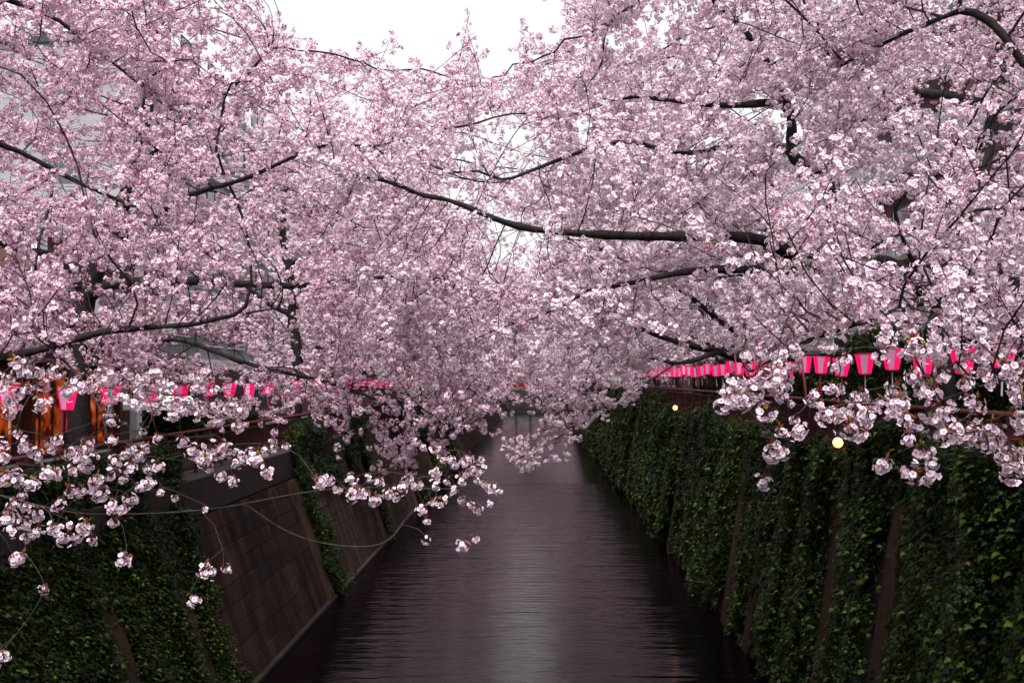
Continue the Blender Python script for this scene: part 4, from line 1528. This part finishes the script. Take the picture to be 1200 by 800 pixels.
# ---------------------------------------------------------------- ivy on the walls
def vnoise(y, z, s, seed):
    """smooth value noise"""
    y, z = np.asarray(y) / s, np.asarray(z) / s
    iy, iz = np.floor(y).astype(int), np.floor(z).astype(int)
    fy, fz = y - iy, z - iz
    fy, fz = fy * fy * (3 - 2 * fy), fz * fz * (3 - 2 * fz)
    def h(a, b_):
        v = np.sin(a * 127.1 + b_ * 311.7 + seed * 74.7) * 43758.5453
        return v - np.floor(v)
    return (h(iy, iz) * (1 - fy) + h(iy + 1, iz) * fy) * (1 - fz) + (h(iy, iz + 1) * (1 - fy) + h(iy + 1, iz + 1) * fy) * fz


def ivy(side, dens_fn, y0, y1, n, zt, label, name='ivy'):
    u = rng.random(n)
    y = y0 * (y1 / y0) ** u if y0 > 1 else y0 + (y1 - y0) * u      # thicker where near, where leaves show
    z = rng.random(n) * (zt + 1.0) + 0.02
    keep = rng.random(n) < dens_fn(y, z)
    y, z = y[keep], z[keep]
    s = -1 if side > 0 else 1
    bulk = 0.05 + 0.85 * vnoise(y + 0.1 * z, z * 0.10, 0.62, 3 + side) ** 2 * (0.35 + 0.65 * vnoise(y, z, 0.8, 9)) + 0.12 * vnoise(y, z, 0.4, 29)
    zz = np.minimum(z, zt)
    x = wall_x(side, zz) if side > 0 else None
    x = np.array([wall_x(side, q) for q in zz])
    gap = np.min([np.abs(y - q) for q in ((17, 20, 26, 29, 41, 53) if side > 0 else (14.2, 17.2, 20.4))], axis=0)
    bulk *= np.clip((gap - 0.3) / 0.8, 0.3, 1)
    x = x + s * (bulk * rng.random(len(y)) ** 0.5 + 0.02)
    pts = np.stack([x, y, z], 1)
    ang = math.atan(0.16 if side > 0 else 0.35)
    rots = []
    outw = np.array([s * math.cos(ang), 0, math.sin(ang)])
    upw = np.array([-s * math.sin(ang), 0, math.cos(ang)])
    for i in range(len(y)):
        o_ = outw + rng.normal(0, 0.22, 3)
        o_ /= np.linalg.norm(o_)
        yy = -(upw + rng.normal(0, 0.2, 3))
        yy -= o_ * yy.dot(o_)
        yy /= np.linalg.norm(yy)
        xx = np.cross(yy, o_)
        rots.append(tuple(Matrix(np.stack([xx, yy, o_], 1).tolist()).to_euler()))
    far = np.clip((y - 30) / 60, 0, 1)
    scl = rng.uniform(0.45, 1.1, len(y)) * (1 + 1.3 * far)
    light = vnoise(y, z, 1.6, 5) + 0.4 * np.clip((z - zt + 1.8) / 1.2, 0, 1)  # more bright sprigs near the top: highlights put into leaf colour
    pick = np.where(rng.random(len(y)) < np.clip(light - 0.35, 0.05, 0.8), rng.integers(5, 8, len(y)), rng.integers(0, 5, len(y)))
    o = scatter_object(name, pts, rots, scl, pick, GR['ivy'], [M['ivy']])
    tag(o, label, 'ivy', None, 'stuff')
    print('ivy', len(y))
    return o


BARE_R = [(17.0, 0.46, 0.0, 3.8), (20.0, 0.48, 0.0, 4.4), (26.0, 0.46, 0.0, 2.6), (29.0, 0.50, 0.2, 3.6), (41.0, 0.75, 0.0, 5.5), (53.0, 0.9, 0.0, 5.5), (38.0, 0.3, 0.0, 2.0), (65.0, 0.6, 0.0, 5.2), (77.0, 0.7, 0, 5.2)]


def dens_right(y, z):
    d = np.ones_like(y)
    for (yc, w, za, zb) in BARE_R:
        wob = (vnoise(z * 3, y * 0 + yc, 1.0, 2) - 0.5) * 0.35
        d = np.where((np.abs(y - yc - wob) < w) & (z > za) & (z < zb), 0.09, d)
    bottom = 0.15 + 0.9 * vnoise(y, y * 0, 0.7, 4)
    d = np.where(z < bottom, d * 0.15, d)
    topl = BANK_R + 0.30 + 0.45 * (vnoise(y, y * 0, 1.1, 6) > 0.62) + 0.2 * vnoise(y, y * 0, 0.5, 19) + 0.35 * np.clip((19 - y) / 3, 0, 1)
    d = np.where(z > topl, 0.0, d)
    strip = vnoise(y + 0.15 * z, z * 0.16, 0.55, 21)
    low = np.clip(1.0 - z / 4.5, 0, 1)
    return d * (0.55 + 0.45 * (vnoise(y, z, 0.9, 8) > 0.35)) * np.where(strip < 0.22 + 0.2 * low, 0.12, 1.0)


def dens_left(y, z):
    d = np.zeros_like(y)
    # thick ivy near the camera, with pilaster slits
    edge = 21.6 + (vnoise(z * 2, z * 0, 1.0, 11) - 0.5) * 0.9
    d = np.where(y < edge, 1.0, d)
    for (yc, w, zb) in ((20.4, 0.30, 2.4), (17.2, 0.36, 3.3), (14.2, 0.3, 2.0)):
        wob = (vnoise(z * 3, z * 0 + yc, 1.0, 2) - 0.5) * 0.4
        d = np.where((np.abs(y - yc - wob) < w) & (z < zb), 0.04, d)
    for yc, w in ((32.2, 0.75), (43.6, 0.8), (55.2, 1.0), (66.5, 1.2), (78, 1.5)):
        wob = (vnoise(z * 2, z * 0 + yc, 1.0, 12) - 0.5) * 0.7
        d = np.where(np.abs(y - yc - wob) < w * (0.55 + 0.45 * z / 3.8), 1.0, d)
    # curtain hanging over the coping
    hang = 3.9 - 0.9 * vnoise(y, y * 0, 1.7, 14)
    d = np.where((z > hang) & (vnoise(y, y * 0, 2.6, 15) > 0.42) & (y > 28), 1.0, d)
    d = np.where(z < 0.1 + 0.3 * vnoise(y, y * 0, 0.6, 16), d * 0.2, d)
    return d


def hedge(x0, x1, y0, y1, zb, zt, n, label):
    h = tag(empty('hedge', ((x0 + x1) / 2, (y0 + y1) / 2, zb)), label, 'hedge')
    c = np.array(h.location)
    m_ = MB()
    m_.box(x0 + 0.2 - c[0], x1 - 0.2 - c[0], y0 + 0.2 - c[1], y1 - 0.2 - c[1], 0, zt - zb - 0.25)
    m_.build('dark_core', M['bark'], h)  # plain dark box added inside to block gaps between the leaves
    pts, rots = [], []
    for i in range(n):
        f = rng.random()
        y = rng.uniform(y0, y1)
        if f < 0.72:
            s_ = -1 if x0 > 0 else 1
            p = ((x0 if s_ < 0 else x1) + s_ * rng.uniform(-0.05, 0.18), y, rng.uniform(zb + 0.05, zt))
            nv = np.array([s_, 0, 0.25])
        elif f < 0.9:
            p = (rng.uniform(x0, x1), y, zt + rng.uniform(-0.15, 0.25))
            nv = np.array([0, 0, 1.0])
        else:
            p = (rng.uniform(x0, x1), y0 - rng.uniform(-0.05, 0.15), rng.uniform(zb, zt))
            nv = np.array([0, -1.0, 0.2])
        nv = nv + rng.normal(0, 0.3, 3)
        pts.append(np.array(p) - c)
        rots.append(euler_for(nv, rng.random() * 6.28))
    o = scatter_object('foliage', pts, rots, rng.uniform(0.8, 1.3, n), rng.integers(0, 8, n), GR['ivy'], [M['ivy']], h)
    tag(o, kind='stuff')


hedge(9.8, 10.9, 11.0, 31.0, BANK_R, 8.3, 5200, 'tall dark clipped hedge behind the nearest lanterns of the lamp bank')
hedge(9.9, 10.8, 31.6, 62.0, BANK_R, 7.5, 4200, 'lower dark hedge continuing along the lamp bank in front of the steel stair')
hedge(-11.6, -10.8, 29.5, 38.0, BANK_L, 5.9, 1500, 'low dark hedge in front of the brown house')
ivy(1, dens_right, 9.0, 130.0, 72000, BANK_R, 'thick dark green ivy covering the steep wall under the bulb lamps')
ivy(-1, dens_left, 9.0, 95.0, 50000, 4.5, 'dark green ivy in a thick mass and narrow strips on the bare block wall')
print('objects', len(bpy.data.objects))
